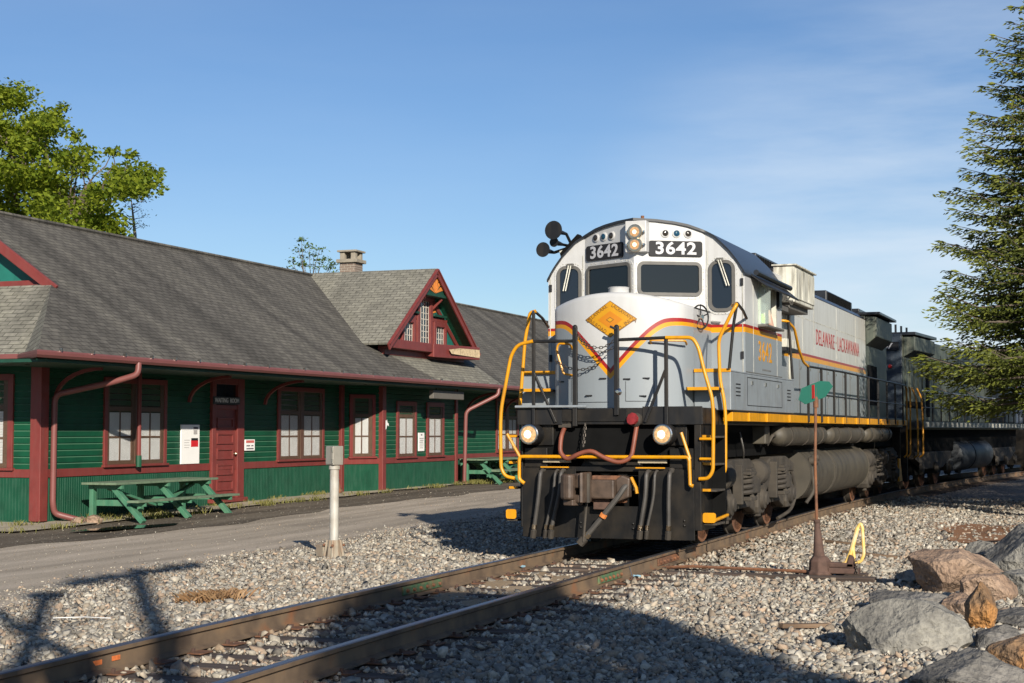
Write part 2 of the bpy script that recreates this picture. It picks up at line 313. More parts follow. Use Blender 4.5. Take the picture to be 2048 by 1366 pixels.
M['postbase'] = mat('stained_cast_base', (.28, .24, .18), .7, var=.2, scale=8, dirt=(.2, .09, .04), dirt_amt=.7, dscale=6)
M['tgreen'] = mat('target_green', (.001, .088, .058), .4, var=.1); M['tred'] = mat('target_red', (.62, .03, .03), .45, var=.1)
M['leveryellow'] = mat('faded_yellow_lever', (.70, .46, .12), .5, var=.15, scale=10, dirt=(.75, .66, .45), dirt_amt=.8, dirt_sc=(1, 1, 1), dscale=6)
M['skin'] = mat('skin', (.42, .26, .19), .5, var=.08); M['hair'] = mat('dark_hair', (.03, .02, .015), .6)
M['vest'] = mat('lime_vest', (.38, .62, .02), .7, var=.08); M['cloth'] = mat('navy_cloth', (.02, .025, .04), .8)
# ------------------------------------------------------------------ mesh builder
ROOTS = {}
def place(o, parent):
    if parent:
        o.parent = parent
        if parent.name in ROOTS: o.location = -parent.location
class MB:
    def __init__(s): s.v = []; s.f = []; s.uv = []
    def add(s, vs, fs):
        o = len(s.v); s.v += [tuple(p) for p in vs]; s.f += [tuple(i+o for i in f) for f in fs]; return s
    def box(s, x0, x1, y0, y1, z0, z1):
        return s.add([(x0, y0, z0), (x1, y0, z0), (x1, y1, z0), (x0, y1, z0), (x0, y0, z1), (x1, y0, z1), (x1, y1, z1), (x0, y1, z1)],
                     [(3, 2, 1, 0), (4, 5, 6, 7), (0, 1, 5, 4), (1, 2, 6, 5), (2, 3, 7, 6), (3, 0, 4, 7)])
    def bar(s, p, q, w, h, up=(0, 0, 1)):
        p = Vector(p); q = Vector(q); d = (q-p).normalized(); u = Vector(up)
        sd = d.cross(u)
        if sd.length < 1e-4: sd = d.cross(Vector((1, 0, 0)))
        sd.normalize(); u = sd.cross(d); a = sd*w/2; b_ = u*h/2
        return s.add([p-a-b_, p+a-b_, p+a+b_, p-a+b_, q-a-b_, q+a-b_, q+a+b_, q-a+b_],
                     [(0, 1, 2, 3), (7, 6, 5, 4), (0, 4, 5, 1), (1, 5, 6, 2), (2, 6, 7, 3), (3, 7, 4, 0)])
    def tube(s, pts, r, n=8, caps=True):
        pts = [Vector(p) for p in pts]; rs = r if isinstance(r, (list, tuple)) else [r]*len(pts)
        d0 = (pts[1]-pts[0]).normalized(); ref = Vector((0, 0, 1)) if abs(d0.z) < .9 else Vector((1, 0, 0))
        nx = d0.cross(ref).normalized(); o = len(s.v)
        for i, p in enumerate(pts):
            a = pts[max(i-1, 0)]; b_ = pts[min(i+1, len(pts)-1)]; d = (b_-a).normalized()
            nx = (nx - d*nx.dot(d)).normalized(); ny = d.cross(nx)
            for k in range(n):
                t = 2*math.pi*k/n; s.v.append(tuple(p+(nx*math.cos(t)+ny*math.sin(t))*rs[i]))
        for i in range(len(pts)-1):
            for k in range(n): s.f.append((o+i*n+k, o+i*n+(k+1) % n, o+(i+1)*n+(k+1) % n, o+(i+1)*n+k))
        if caps: s.f.append(tuple(o+k for k in reversed(range(n)))); s.f.append(tuple(o+(len(pts)-1)*n+k for k in range(n)))
        return s
    def lathe(s, prof, p, ax, n=20):
        """prof: [(dist along axis, radius)]"""
        p = Vector(p); ax = Vector(ax).normalized()
        return s.tube([p+ax*t for t, r in prof], [max(r, 1e-4) for t, r in prof], n)
    def prism(s, poly, a, axis=0, b=None):
        """extrude 2D poly along axis from a to b"""
        def P(u, v, t):
            return (t, u, v) if axis == 0 else ((u, t, v) if axis == 1 else (u, v, t))
        k = len(poly); vs = [P(u, v, a) for u, v in poly]+[P(u, v, b) for u, v in poly]
        fs = [tuple(range(k)), tuple(reversed(range(k, 2*k)))]+[(i, i+k, (i+1) % k+k, (i+1) % k) for i in range(k)]
        return s.add(vs, fs)
    def sphere(s, c, r, n=12, sc=(1, 1, 1)):
        c = Vector(c); o = len(s.v); m_ = n//2
        for i in range(m_+1):
            th = math.pi*i/m_
            for k in range(n):
                ph = 2*math.pi*k/n
                s.v.append((c.x+r*sc[0]*math.sin(th)*math.cos(ph), c.y+r*sc[1]*math.sin(th)*math.sin(ph), c.z+r*sc[2]*math.cos(th)))
        for i in range(m_):
            for k in range(n): s.f.append((o+i*n+k, o+i*n+(k+1) % n, o+(i+1)*n+(k+1) % n, o+(i+1)*n+k))
        return s
    def grid(s, fn, nu, nv):
        o = len(s.v)
        for i in range(nu):
            for j in range(nv): s.v.append(tuple(fn(i, j)))
        for i in range(nu-1):
            for j in range(nv-1): s.f.append((o+i*nv+j, o+(i+1)*nv+j, o+(i+1)*nv+j+1, o+i*nv+j+1))
        return s
    def build(s, name, m, parent=None, smooth=False, bevel=0, uvf=None, fix=True):
        me = bpy.data.meshes.new(name); me.from_pydata(s.v, [], s.f)
        if fix:
            bm = bmesh.new(); bm.from_mesh(me); bmesh.ops.remove_doubles(bm, verts=bm.verts, dist=1e-5)
            bmesh.ops.recalc_face_normals(bm, faces=bm.faces); bm.to_mesh(me); bm.free()
        if uvf:
            ul = me.uv_layers.new(name='UVMap')
            for lp in me.loops: ul.data[lp.index].uv = uvf(me.vertices[lp.vertex_index].co)
        me.materials.append(M[m] if isinstance(m, str) else m)
        o = bpy.data.objects.new(name, me); COL.objects.link(o)
        if smooth:
            for p in me.polygons: p.use_smooth = True
            me.set_sharp_from_angle(angle=R(38))
        if bevel:
            md = o.modifiers.new('bevel', 'BEVEL'); md.width = bevel; md.segments = 2; md.limit_method = 'ANGLE'; md.angle_limit = R(35)
        place(o, parent)
        return o
def thing(name, label, cat, loc=(0, 0, 0), rz=0, group=None):
    o = bpy.data.objects.new(name, None); COL.objects.link(o); o.location = loc; o.rotation_euler = (0, 0, rz)
    o.empty_display_size = .3; o['label'] = label; o['category'] = cat
    if group: o['group'] = group
    return o
def tag(o, label=None, cat=None, group=None, kind=None):
    for k, v in (('label', label), ('category', cat), ('group', group), ('kind', kind)):
        if v: o[k] = v
    return o
def dup(root, loc, rz, label=None, group=None):
    r = root.copy(); COL.objects.link(r); r.location = loc; r.rotation_euler = (0, 0, rz)
    if label: r['label'] = label
    if group: r['group'] = group
    def rec(a, b_):
        for ch in list(a.children):
            c = ch.copy(); COL.objects.link(c); c.parent = b_; rec(ch, c)
    rec(root, r); return r
def arc_pts(pts, r=.08, n=5):
    """round the corners of a polyline"""
    P = [Vector(p) for p in pts]; out = [P[0]]
    for i in range(1, len(P)-1):
        a = (P[i-1]-P[i]); c = (P[i+1]-P[i]); k = min(r, a.length*.45, c.length*.45)
        p0 = P[i]+a.normalized()*k; p1 = P[i]+c.normalized()*k
        for j in range(n+1):
            t = j/n; out.append(p0*(1-t)**2+P[i]*2*t*(1-t)+p1*t*t)
    out.append(P[-1]); return out
def rrect(w, h, r, n=5):
    pts = []
    for cx, cy, a0 in ((w/2-r, h/2-r, 0), (-w/2+r, h/2-r, 90), (-w/2+r, -h/2+r, 180), (w/2-r, -h/2+r, 270)):
        for j in range(n+1):
            a = R(a0+90*j/n); pts.append((cx+r*math.cos(a), cy+r*math.sin(a)))
    return pts
def frame_at(o, ex, ez, en):
    return lambda a, c, d: Vector(o)+Vector(ex)*a+Vector(ez)*c+Vector(en)*d
def ring(mb, F, w, h, r, t, d0, d1, n=5):
    a = rrect(w, h, r, n); c = rrect(w-2*t, h-2*t, max(r-t, .01), n); k = len(a)
    vs = [F(x, z, d0) for x, z in a]+[F(x, z, d1) for x, z in a]+[F(x, z, d1) for x, z in c]+[F(x, z, d0) for x, z in c]
    fs = []
    for i in range(k):
        j = (i+1) % k
        fs += [(i, j, k+j, k+i), (k+i, k+j, 2*k+j, 2*k+i), (2*k+i, 2*k+j, 3*k+j, 3*k+i)]
    return mb.add(vs, fs)
def plate(mb, F, poly, d0, d1):
    k = len(poly); vs = [F(x, z, d1) for x, z in poly]+[F(x, z, d0) for x, z in poly]
    return mb.add(vs, [tuple(range(k)), tuple(reversed(range(k, 2*k)))]+[(i, (i+1) % k, (i+1) % k+k, i+k) for i in range(k)])
def text_mesh(body, size, fn, m, name, parent, sx=1.0, bold=0.0, extrude=.004, align='CENTER', space=1.0, shear=0):
    """fn(x, y, d): place of a point of the text in the parent's frame"""
    cu = bpy.data.curves.new('t', 'FONT'); cu.body = body; cu.size = size; cu.align_x = align; cu.align_y = 'CENTER'
    cu.offset = bold; cu.extrude = extrude; cu.resolution_u = 4; cu.space_character = space; cu.shear = shear
    to = bpy.data.objects.new('t', cu); COL.objects.link(to)
    dg = bpy.context.evaluated_depsgraph_get(); dg.update()
    me = bpy.data.meshes.new_from_object(to.evaluated_get(dg)); bpy.data.objects.remove(to); bpy.data.curves.remove(cu)
    bm = bmesh.new(); bm.from_mesh(me); bmesh.ops.subdivide_edges(bm, edges=[e for e in bm.edges if e.calc_length() > .12], cuts=1) if fn else None
    bm.to_mesh(me); bm.free()
    for v in me.vertices: v.co = fn(v.co.x*sx, v.co.y, v.co.z)
    me.name = name; me.materials.clear(); me.materials.append(M[m])
    o = bpy.data.objects.new(name, me); COL.objects.link(o); place(o, parent)
    return o
def empty_part(name, parent, loc=(0, 0, 0)):
    o = bpy.data.objects.new(name, None); COL.objects.link(o); o.location = loc; place(o, parent); o.empty_display_size = .1; return o
# ------------------------------------------------------------------ ground, road, pavement, track
def tc_(y):
    c = -5.85
    if y > 28: c += .0021*(min(y, 110)-28)**2
    if y < 12: c += .006*(12-max(y, 2))**2
    return c
def sm(a, b_, t):
    t = min(max((t-a)/(b_-a), 0), 1); return t*t*(3-2*t)
def zroad(y): return -.30+.010*min(max(y-24, 0), 16)
def lump(x, y): return .012*math.sin(1.7*x+.6*y)+.01*math.sin(2.9*y-1.3*x+1)+.007*math.sin(5.3*x+3.1*y)
def g(x, y):
    d = x-tc_(y); base = zroad(y) if d < 0 else -.27
    base += lump(x, y)*(.5 if x < -11.5 else 1)
    k = sm(1.5, 3.4, abs(d)) if d < 0 else sm(1.9, 4.5, d)
    z = -.205*(1-k)+base*k
    if d > 3.2: z += .10*sm(3.2, 6.5, d)
    return z
def lines(a, b_, step, far):
    xs = list(np.arange(a, b_+1e-6, step)); d = step; lo = [a]; hi = [xs[-1]]
    while lo[0] > -far: d *= 1.7; lo.insert(0, lo[0]-d)
    d = step
    while hi[-1] < far: d *= 1.7; hi.append(hi[-1]+d)
    return lo[:-1]+xs+hi[1:]
gx = lines(-24, 8, .3, 1200); gy = lines(3, 62, .35, 1200)
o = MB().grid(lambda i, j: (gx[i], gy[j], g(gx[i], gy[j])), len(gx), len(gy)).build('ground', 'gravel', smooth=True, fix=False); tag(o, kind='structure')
def road_edge(y):
    e = -11.55 if y > 16 else -11.55+.40*(16-y)*.95
    return min(e, -9.0)+.18*math.sin(y*.9)+.10*math.sin(y*2.3+1)
ys = list(np.arange(2, 72, .4))
def strip(name, m, f0, f1, lift, n=14):
    def P(i, j):
        y = ys[i]; a = f0(y); b_ = f1(y); x = a+(b_-a)*j/(n-1); return (x, y, g(x, y)+lift)
    return tag(MB().grid(P, len(ys), n).build(name, m, smooth=True, fix=False), kind='structure')
strip('road', 'road', lambda y: -18.6, road_edge, .006, 24)
strip('damp_asphalt', 'apron', lambda y: -18.9, lambda y: -15.75+.22*math.sin(y*.5+1)+.12*math.sin(y*1.7), .012)
def pav(y): return -17.95+.07*math.sin(y*1.1)+.04*math.sin(y*3.1)
strip('pavement', 'concrete', lambda y: -19.2 if y > 25.4 else -27, lambda y: pav(y) if y > 22.9 else -27, .045, 8)
# patch of orange dirt by the boulders
def dirt(i, j):
    a = 2*math.pi*i/24; r = (j/5)*(1+.25*math.sin(3*a)+.15*math.sin(5*a+1)); x = -1.35+1.35*r*math.cos(a); y = 28.6+3.1*r*math.sin(a); return (x, y, g(x, y)+.02)
tag(MB().grid(dirt, 25, 6).build('dirt_patch', 'dirt', fix=False), kind='structure')
# puddle
def pud(i, j):
    a = 2*math.pi*i/28; r = (j/4)*(1+.2*math.sin(2*a+.5)+.12*math.sin(5*a)); x = -16.75+.34*r*math.cos(a)+.1*r*math.sin(a); y = 25.1+1.35*r*math.sin(a); return (x, y, g(-16.75, 25.1)+.03)
tag(MB().grid(pud, 29, 5).build('puddle', 'water', fix=False), kind='structure')

# rails
prof = [(-.07, -.17), (.07, -.17), (.07, -.158), (.012, -.14), (.009, -.05), (.034, -.036), (.036, -.008), (.028, 0), (-.028, 0), (-.036, -.008), (-.034, -.036), (-.009, -.05), (-.012, -.14), (-.07, -.158)]
m, n, l, b = new_mat('worn_rail'); tcn = n.new('ShaderNodeTexCoord'); sp = n.new('ShaderNodeSeparateXYZ'); l.new(tcn.outputs['Object'], sp.inputs[0])
f = noise(n, l, 4, 7); body = ramp(n, l, f, [(.3, (.085, .058, .038)), (.5, (.145, .10, .062)), (.7, (.19, .125, .07))])
f3 = noise(n, l, 2.2, 6); body = mixn(n, l, ramp(n, l, f3, [(.58, (0, 0, 0)), (.72, (.8, .8, .8))]), body, (.24, .095, .035))
top = math_(n, l, 'GREATER_THAN', sp.outputs[2], -.007)
col = mixn(n, l, top, body, (.17, .17, .185)); l.new(col, b.inputs['Base Color']); l.new(math_(n, l, 'MULTIPLY', top, .8), b.inputs['Metallic'])
l.new(math_(n, l, 'SUBTRACT', .75, math_(n, l, 'MULTIPLY', top, .45)), b.inputs['Roughness']); M['wornrail'] = m
def rail_thing(off, label):
    yy = list(np.arange(-2, 92, .5)); k = len(prof); mb = MB()
    for y in yy:
        for a, z in prof: mb.v.append((tc_(y)+off+a, y, z))
    for i in range(len(yy)-1):
        for j in range(k): mb.f.append((i*k+j, i*k+(j+1) % k, (i+1)*k+(j+1) % k, (i+1)*k+j))
    o = mb.build('rail', 'wornrail', fix=False); tag(o, label, 'rail', 'rails of the main track'); return o
rl = rail_thing(-.7535, 'long worn rail farther from the camera, with a green painted joint and orange chalk marks')
rr_ = rail_thing(.7535, 'long worn rail nearer the boulders, under the right-hand wheels of the train')
def joint(par, off, y0, y1, side, m_):
    j = empty_part('joint_bar', par); x = tc_((y0+y1)/2)+off
    s = side
    mb = MB().prism([(x+s*.012, -.145), (x+s*.035, -.135), (x+s*.03, -.06), (x+s*.012, -.052)], y0, 1, y1); mb.build('splice_plate', m_, j, bevel=.004)
    for k in range(6):
        y = y0+(y1-y0)*(k+.5)/6; MB().lathe([(0, .02), (.022, .02), (.03, .012)], (x+s*.028, y, -.098), (s, 0, 0), 6).build('bolt', 'rust', j)
joint(rl, -.7535, 14.7, 15.7, 1, 'railgreen'); joint(rr_, .7535, 16.5, 17.4, 1, 'railgreen'); joint(rr_, .7535, 19.0, 20.0, 1, 'rust')
for (y0, y1, zz) in ((9.35, 9.5, -.09), (9.62, 9.72, -.085)):
    MB().box(tc_(9.5)-.7535+.0115, tc_(9.5)-.7535+.0135, y0, y1, zz-.018, zz+.016).build('chalk_mark', mat('orange_chalk', (.62, .16, .04), .8, var=.3, scale=30), rl)

# ties: one each, with their plates
def tie_thing(y, w, label, grp, L=2.6, x0=None, dz=0, plates=True):
    c = tc_(y)
    a = -L/2 if x0 is None else x0
    t = thing('railway_tie', label, 'railway tie', (c, y, 0), 0, grp)
    j = rnd.uniform(-.03, .03)
    mb = MB().box(a+j, a+L+j, -w/2, w/2, -.36, -.176+dz+rnd.uniform(-.012, .0)); mb.build('timber', 'tie', t, bevel=.012)
    if plates:
        for s in (-.7535, .7535):
            MB().box(s-.19, s+.19, -.09, .09, -.178, -.166).build('tie_plate', 'rust', t, bevel=.003)
            for q, r_ in ((-.1, .05), (.1, -.05)): MB().box(s+q-.012, s+q+.012, r_-.012, r_+.012, -.17, -.135).build('spike', 'rustdark', t)
    return t
y = 6.4; k = 0
while y < 62:
    if not (18.35 < y < 19.75):
        tie_thing(y, .23, 'weathered brown tie in the open stretch of track ahead of the locomotive' if y < 18.5 else 'dusty tie in the shade under the train, its end bedded in ballast', 'ties ahead of the locomotive' if y < 18.5 else 'ties under the train', plates=y < 34)
    y += .535+rnd.uniform(-.03, .03); k += 1
tie_thing(18.62, .24, 'long dark switch tie carrying the rusty switch stand, nearer of the pair', 'long switch ties', L=4.75, x0=-1.3, dz=.015)
tie_thing(19.28, .24, 'long dark switch tie behind the yellow lever, farther of the pair', 'long switch ties', L=4.55, x0=-1.3, dz=.01)

# ballast stones
def hull(npts, seed):
    r_ = np.random.RandomState(seed); bm = bmesh.new()
    for p in r_.normal(size=(npts, 3)):
        p = p/np.linalg.norm(p)*r_.uniform(.75, 1.1)*np.array([1.15, .9, .72]); bm.verts.new(p)
    bmesh.ops.convex_hull(bm, input=bm.verts); bmesh.ops.triangulate(bm, faces=bm.faces)
    loose = [v for v in bm.verts if not v.link_faces]; bmesh.ops.delete(bm, geom=loose, context='VERTS')
    bm.verts.index_update(); V = np.array([v.co[:] for v in bm.verts]); F = np.array([[v.index for v in f.verts] for f in bm.faces]); bm.free(); return V, F
T = [hull(11, s) for s in range(10)]
PAL = np.array([(.30, .28, .245), (.37, .35, .305), (.22, .208, .185), (.33, .29, .24), (.26, .215, .17), (.44, .42, .375), (.15, .143, .132), (.32, .31, .285), (.27, .26, .24), (.34, .265, .205)])
def scatter(P, S, name, stain=None):
    """one object: many irregular stones"""
    N = len(P); Vs = []; Fs = []; Cs = []; off = 0
    which = nr.randint(0, len(T), N); tint = PAL[nr.randint(0, len(PAL), N)]*nr.uniform(.75, 1.2, (N, 1))*np.array([1.04, 1.0, .93])
    if stain is not None: tint = tint*(1-stain[:, None]*np.array([.42, .56, .68]))
    q = nr.normal(size=(N, 4)); q /= np.linalg.norm(q, axis=1)[:, None]
    w, x, y, z = q.T
    Rm = np.stack([1-2*(y*y+z*z), 2*(x*y-z*w), 2*(x*z+y*w), 2*(x*y+z*w), 1-2*(x*x+z*z), 2*(y*z-x*w), 2*(x*z-y*w), 2*(y*z+x*w), 1-2*(x*x+y*y)], 1).reshape(N, 3, 3)
    for t, (V, F) in enumerate(T):
        I = np.where(which == t)[0]
        if not len(I): continue
        v = np.einsum('nij,vj->nvi', Rm[I], V)*S[I][:, None, None]; v[:, :, 2] *= .85; v += P[I][:, None, :]
        Vs.append(v.reshape(-1, 3)); Fs.append((F[None]+(np.arange(len(I))*len(V))[:, None, None]+off).reshape(-1, 3)); Cs.append(np.repeat(tint[I], len(V), 0)); off += len(I)*len(V)
    V = np.concatenate(Vs); F = np.concatenate(Fs); Cc = np.concatenate(Cs)
    return raw_mesh(name, V, F, Cc, 'stone')
def raw_mesh(name, V, F, Cc, m_, parent=None, smooth=False):
    me = bpy.data.meshes.new(name); me.vertices.add(len(V)); me.vertices.foreach_set('co', V.astype(np.float32).ravel())
    k = F.shape[1]; me.loops.add(F.size); me.loops.foreach_set('vertex_index', F.astype(np.int32).ravel())
    me.polygons.add(len(F)); me.polygons.foreach_set('loop_start', np.arange(0, F.size, k, dtype=np.int32))
    me.update(calc_edges=True)
    if Cc is not None:
        at = me.attributes.new('tint', 'FLOAT_COLOR', 'POINT'); at.data.foreach_set('color', np.concatenate([Cc, np.ones((len(Cc), 1))], 1).astype(np.float32).ravel())
    me.materials.append(M[m_]); o = bpy.data.objects.new(name, me); COL.objects.link(o)
    if smooth: me.polygons.foreach_set('use_smooth', np.ones(len(F), bool))
    place(o, parent)
    return o
ca, sa = math.cos(R(20.2)), math.sin(R(20.2))
pts = []; siz = []
def want(x, y):
    Z = -x*sa+y*ca; lat = x*ca+y*sa
    return Z > 6.5 and abs(lat) < Z*.345+.8
TIE_Y = [o.location.y for o in bpy.data.objects if o.name.startswith('railway_tie')]
TY = np.array(sorted(TIE_Y))
N0 = 420000
rx = nr.uniform(-13, 2.5, N0); ry = 6.5+(42-6.5)*nr.uniform(0, 1, N0)**1.15
for x, y in zip(rx, ry):
    if not want(x, y): continue
    d = x-tc_(y)
    if y > 20 and abs(d) < .85: continue
    e = road_edge(y)
    if x < e+nr.normal()*.35-.1: continue
    keep = 760*(1.0 if y < 16 else (16/y)**1.2)/( N0/(15.5*35.5)*1.15*max(.4, ((y-6.5)/35.5+.002)**(-.13))/1.15)
    if nr.rand() > keep: continue
    if ((x+1.35)/1.25)**2+((y-28.4)/3.2)**2 < 1 and nr.rand() < .8: continue
    if abs(abs(d)-.7535) < .055: continue
    onto = np.min(np.abs(TY-y)) < (.15 if abs(d) < .7 else .13) and abs(d) < 1.36
    if onto and nr.rand() > (.05 if abs(d) < .7 else (.10 if y < 19 else .6)): continue
    if abs(d) < .7 and 14.5 < y < 19.5 and nr.rand() < .5: continue
    s = (nr.lognormal(-3.76, .42) if y < 20 else nr.lognormal(-3.50, .36))
    s = min(s, .075)
    if x < e+.5: s *= .7
    z = (-.17 if onto else g(x, y)+(.008 if abs(d) < .7 else 0))+s*.28
    pts.append((x, y, z)); siz.append(s)
P_b = np.array(pts); dist = np.abs(np.abs(P_b[:, 0]-np.array([tc_(y) for y in P_b[:, 1]]))-.7535)
stain = np.clip(1-dist/.34, 0, 1)*nr.uniform(.3, 1, len(P_b))  # rust and brake dust along the rails
o = scatter(P_b, np.array(siz), 'ballast_stones', stain); tag(o, 'grey and tan crushed stone ballast beside and between the rails', 'gravel', kind='stuff')
# pebbles strewn on the road and dust between the rails
pp = []; ss = []
for _ in range(3600):
    y = nr.uniform(10, 40); x = nr.uniform(-18, road_edge(y)+.2)
    if not want(x, y): continue
    s = nr.lognormal(-4.75, .4); pp.append((x, y, g(x, y)+.01+s*.3)); ss.append(s)
o = scatter(np.array(pp), np.array(ss), 'pebbles'); tag(o, 'small pale pebbles strewn over the dusty road', 'pebbles', kind='stuff')
def dust(i, j):
    y = 13.6+i*.25; x = tc_(y)+(-.60+1.2*j/6); return (x, y, -.185+.02*math.sin(i*1.1+j)+.012*math.sin(j*2.3)-.05*abs(i/11-1)**3)
tag(MB().grid(dust, 23, 7).build('sandy_fill', road_mat('sandy_fill', (.30, .22, .135), (.36, .275, .18)), fix=False, smooth=True), kind='structure')

# boulders
def boulder(name, label, loc, size, rz, m_, seed, cut=.0, tilt=0):
    bm = bmesh.new(); bmesh.ops.create_icosphere(bm, subdivisions=5, radius=1)
    r_ = np.random.RandomState(seed); pl = [(np.array(v)/np.linalg.norm(v), r_.uniform(.56, .80)) for v in r_.normal(size=(16, 3))]
    from mathutils import noise as mn
    for v in bm.verts:
        p = np.array(v.co[:])
        for nn_, d in pl:
            t = p@nn_
            if t > d: p = p-nn_*(t-d)*.985
        q = Vector(p); q += q.normalized()*(mn.noise(q*2.3+Vector((seed, 0, 0)))*.045+mn.noise(q*6+Vector((0, seed, 0)))*.032+mn.noise(q*14)*.018+mn.noise(q*33)*.009)
        v.co = (q.x*size[0], q.y*size[1], q.z*size[2])
    me = bpy.data.meshes.new(name); bm.to_mesh(me); bm.free(); me.materials.append(M[m_])
    for p in me.polygons: p.use_smooth = True
    me.set_sharp_from_angle(angle=R(17))
    o = bpy.data.objects.new(name, me); COL.objects.link(o); o.location = loc; o.rotation_euler = (R(tilt), 0, rz)
    tag(o, label, 'boulder', 'boulders by the ballast'); return o
BO = [('small rough grey stone left of the tan block', (-2.0, 18.75, -.17), (.20, .22, .13), .3, 'rockgrey', 201, 0),
      ('small brown stone between the tan block and the grey boulder', (-1.22, 15.6, -.15), (.26, .24, .18), .8, 'rocktan', 203, 0),
      ('little dark stone at the right foot of the grey boulder', (-.78, 13.3, -.16), (.22, .2, .16), .2, 'rockdark', 205, 0),
      ('low brown stone just behind the boulder at the bottom edge', (-.55, 12.25, -.14), (.3, .26, .2), .9, 'rockorange', 207, 0),
      ('pale chunk behind the pinkish slab', (-.72, 17.6, -.1), (.36, .3, .24), .4, 'rockgrey', 209, 0),
      ('large smooth grey boulder lying nearest the shaded gravel', (-1.46, 13.2, -.18), (.57, .44, .34), .5, 'rockgrey', 3, 6),
      ('big tan block with a split ledge, right of the yellow lever', (-1.48, 18.1, -.05), (.58, .52, .38), -.5, 'rocktan', 11, -8),
      ('low pinkish slab under the tan block', (-1.06, 16.9, -.12), (.40, .35, .25), -.2, 'rocktan', 23, 0),
      ('flat dark grey gritty stone in front of the tan block', (-1.72, 15.9, -.17), (.50, .40, .17), .2, 'rockdark', 31, 0),
      ('narrow orange streaked stone beside the grey boulder', (-.98, 14.5, -.06), (.16, .26, .28), .3, 'rockorange', 41, 12),
      ('huge pale grey boulder at the right edge', (-.55, 19.6, .02), (1.05, .9, .54), .3, 'rockgrey', 57, 0),
      ('small grey stone behind the tan block', (-1.35, 20.8, -.08), (.30, .3, .22), 1, 'rockgrey', 61, 0),
      ('brown crusted boulder at the bottom edge', (-.80, 11.2, -.18), (.52, .42, .30), .4, 'rockdark', 71, 0),
      ('upright speckled stone beside the orange dirt', (-.62, 25.0, .0), (.42, .6, .42), .2, 'rockdark', 83, 0),
      ('dark stone half buried right of the orange streaked stone', (-.66, 14.9, -.2), (.34, .4, .20), .9, 'rockdark', 91, 0),
      ('dark boulder cut by the right edge in shade', (.02, 14.6, -.05), (.34, .8, .34), .1, 'rockdark', 97, 0)]
for lb, loc, sz, rz, m_, sd, tl in BO: boulder('boulder', lb, loc, sz, rz, m_, sd, tilt=tl)
# ------------------------------------------------------------------ station building
st = thing('station_building', 'long green clapboard railway station with barn red trim and dark shingle roof', 'station', (-19.06, 25.5, -.3))
ROOTS[st.name] = 1
WX = -19.06; BX = -18.36
def frame_seg(p0, p1):
    a = Vector((p0[0], p0[1], 0)); e = Vector((p1[0]-p0[0], p1[1]-p0[1], 0)); L = e.length; e.normalize(); n_ = Vector((e.y, -e.x, 0))
    return (lambda s_, z, d: a+e*s_+n_*d+Vector((0, 0, z))), L
def wall_seg(p0, p1, zb0=-.2, zb1=-.2, ztop=2.95):
    F, L = frame_seg(p0, p1)
    # clapboards: flat board face, bevelled upper lip
    mb = MB(); z = .77; pr = []
    while z < ztop:
        pr += [(0, z), (0, z+.098), (-.016, z+.112), (-.016, z+.128)]; z += .128
    for i, (d, z) in enumerate(pr): mb.v += [tuple(F(0, z, d)), tuple(F(L, z, d))]
    for i in range(len(pr)-1): mb.f.append((2*i, 2*i+1, 2*i+3, 2*i+2))
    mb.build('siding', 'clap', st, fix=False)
    mb = MB(); x = 0; k = 0; pr = []
    while x < L:
        pr += [(x, 0), (min(x+.055, L), 0), (min(x+.064, L), -.010), (min(x+.073, L), 0)]; x += .0735
    for x, d in pr: mb.v += [tuple(F(x, -.32, d)), tuple(F(x, .64, d))]
    for i in range(len(pr)-1): mb.f.append((2*i, 2*i+2, 2*i+3, 2*i+1))
    mb.build('wainscot', 'greenlow', st, fix=False)
    mb = MB(); mb.add([F(0, .615, -.01), F(L, .615, -.01), F(L, .615, .022), F(0, .615, .022), F(0, .775, -.01), F(L, .775, -.01), F(L, .775, .022), F(0, .775, .022)],
                      [(0, 1, 2, 3), (4, 7, 6, 5), (3, 2, 6, 7), (0, 3, 7, 4), (1, 5, 6, 2)]); mb.build('belt_rail', 'trim', st, bevel=.006)
    mb = MB(); mb.add([F(0, -.6, -.01), F(L, -.6, -.01), F(L, -.6, .03), F(0, -.6, .03), F(0, zb0, -.01), F(L, zb1, -.01), F(L, zb1-.02, .03), F(0, zb0-.02, .03)],
                      [(4, 7, 6, 5), (3, 2, 6, 7), (0, 3, 7, 4), (1, 5, 6, 2)]); mb.build('skirting', 'greenbase', st)
    return F
FW = wall_seg((WX, 25.5), (WX, 38.38), -.21, -.13)
FA = wall_seg((WX, 38.38), (BX, 39.5), -.14, -.14)
FB = wall_seg((BX, 39.5), (BX, 44.95), -.14, -.13)
FC = wall_seg((BX, 44.95), (WX, 46.07), -.13, -.13)
FD = wall_seg((WX, 46.07), (WX, 62.0), -.13, -.1)
FE = wall_seg((-26.8, 25.5), (WX, 25.5), -.2, -.21)
MB().box(-26.8, -19.1, 25.54, 62, -.5, 2.7).build('inner_core', 'deep', st)
def post(name, x, y, w, ztop=2.95, zb=-.22, m_='trim'):
    MB().box(x-w/2, x+w/2, y-w/2, y+w/2, zb, ztop).build(name, m_, st, bevel=.012)
post('corner_post', WX-.04, 25.52, .25); post('corner_post', WX, 38.42, .17); post('corner_post', BX-.02, 39.55, .22); post('corner_post', BX-.03, 44.9, .16); post('corner_post', WX, 46.1, .17)

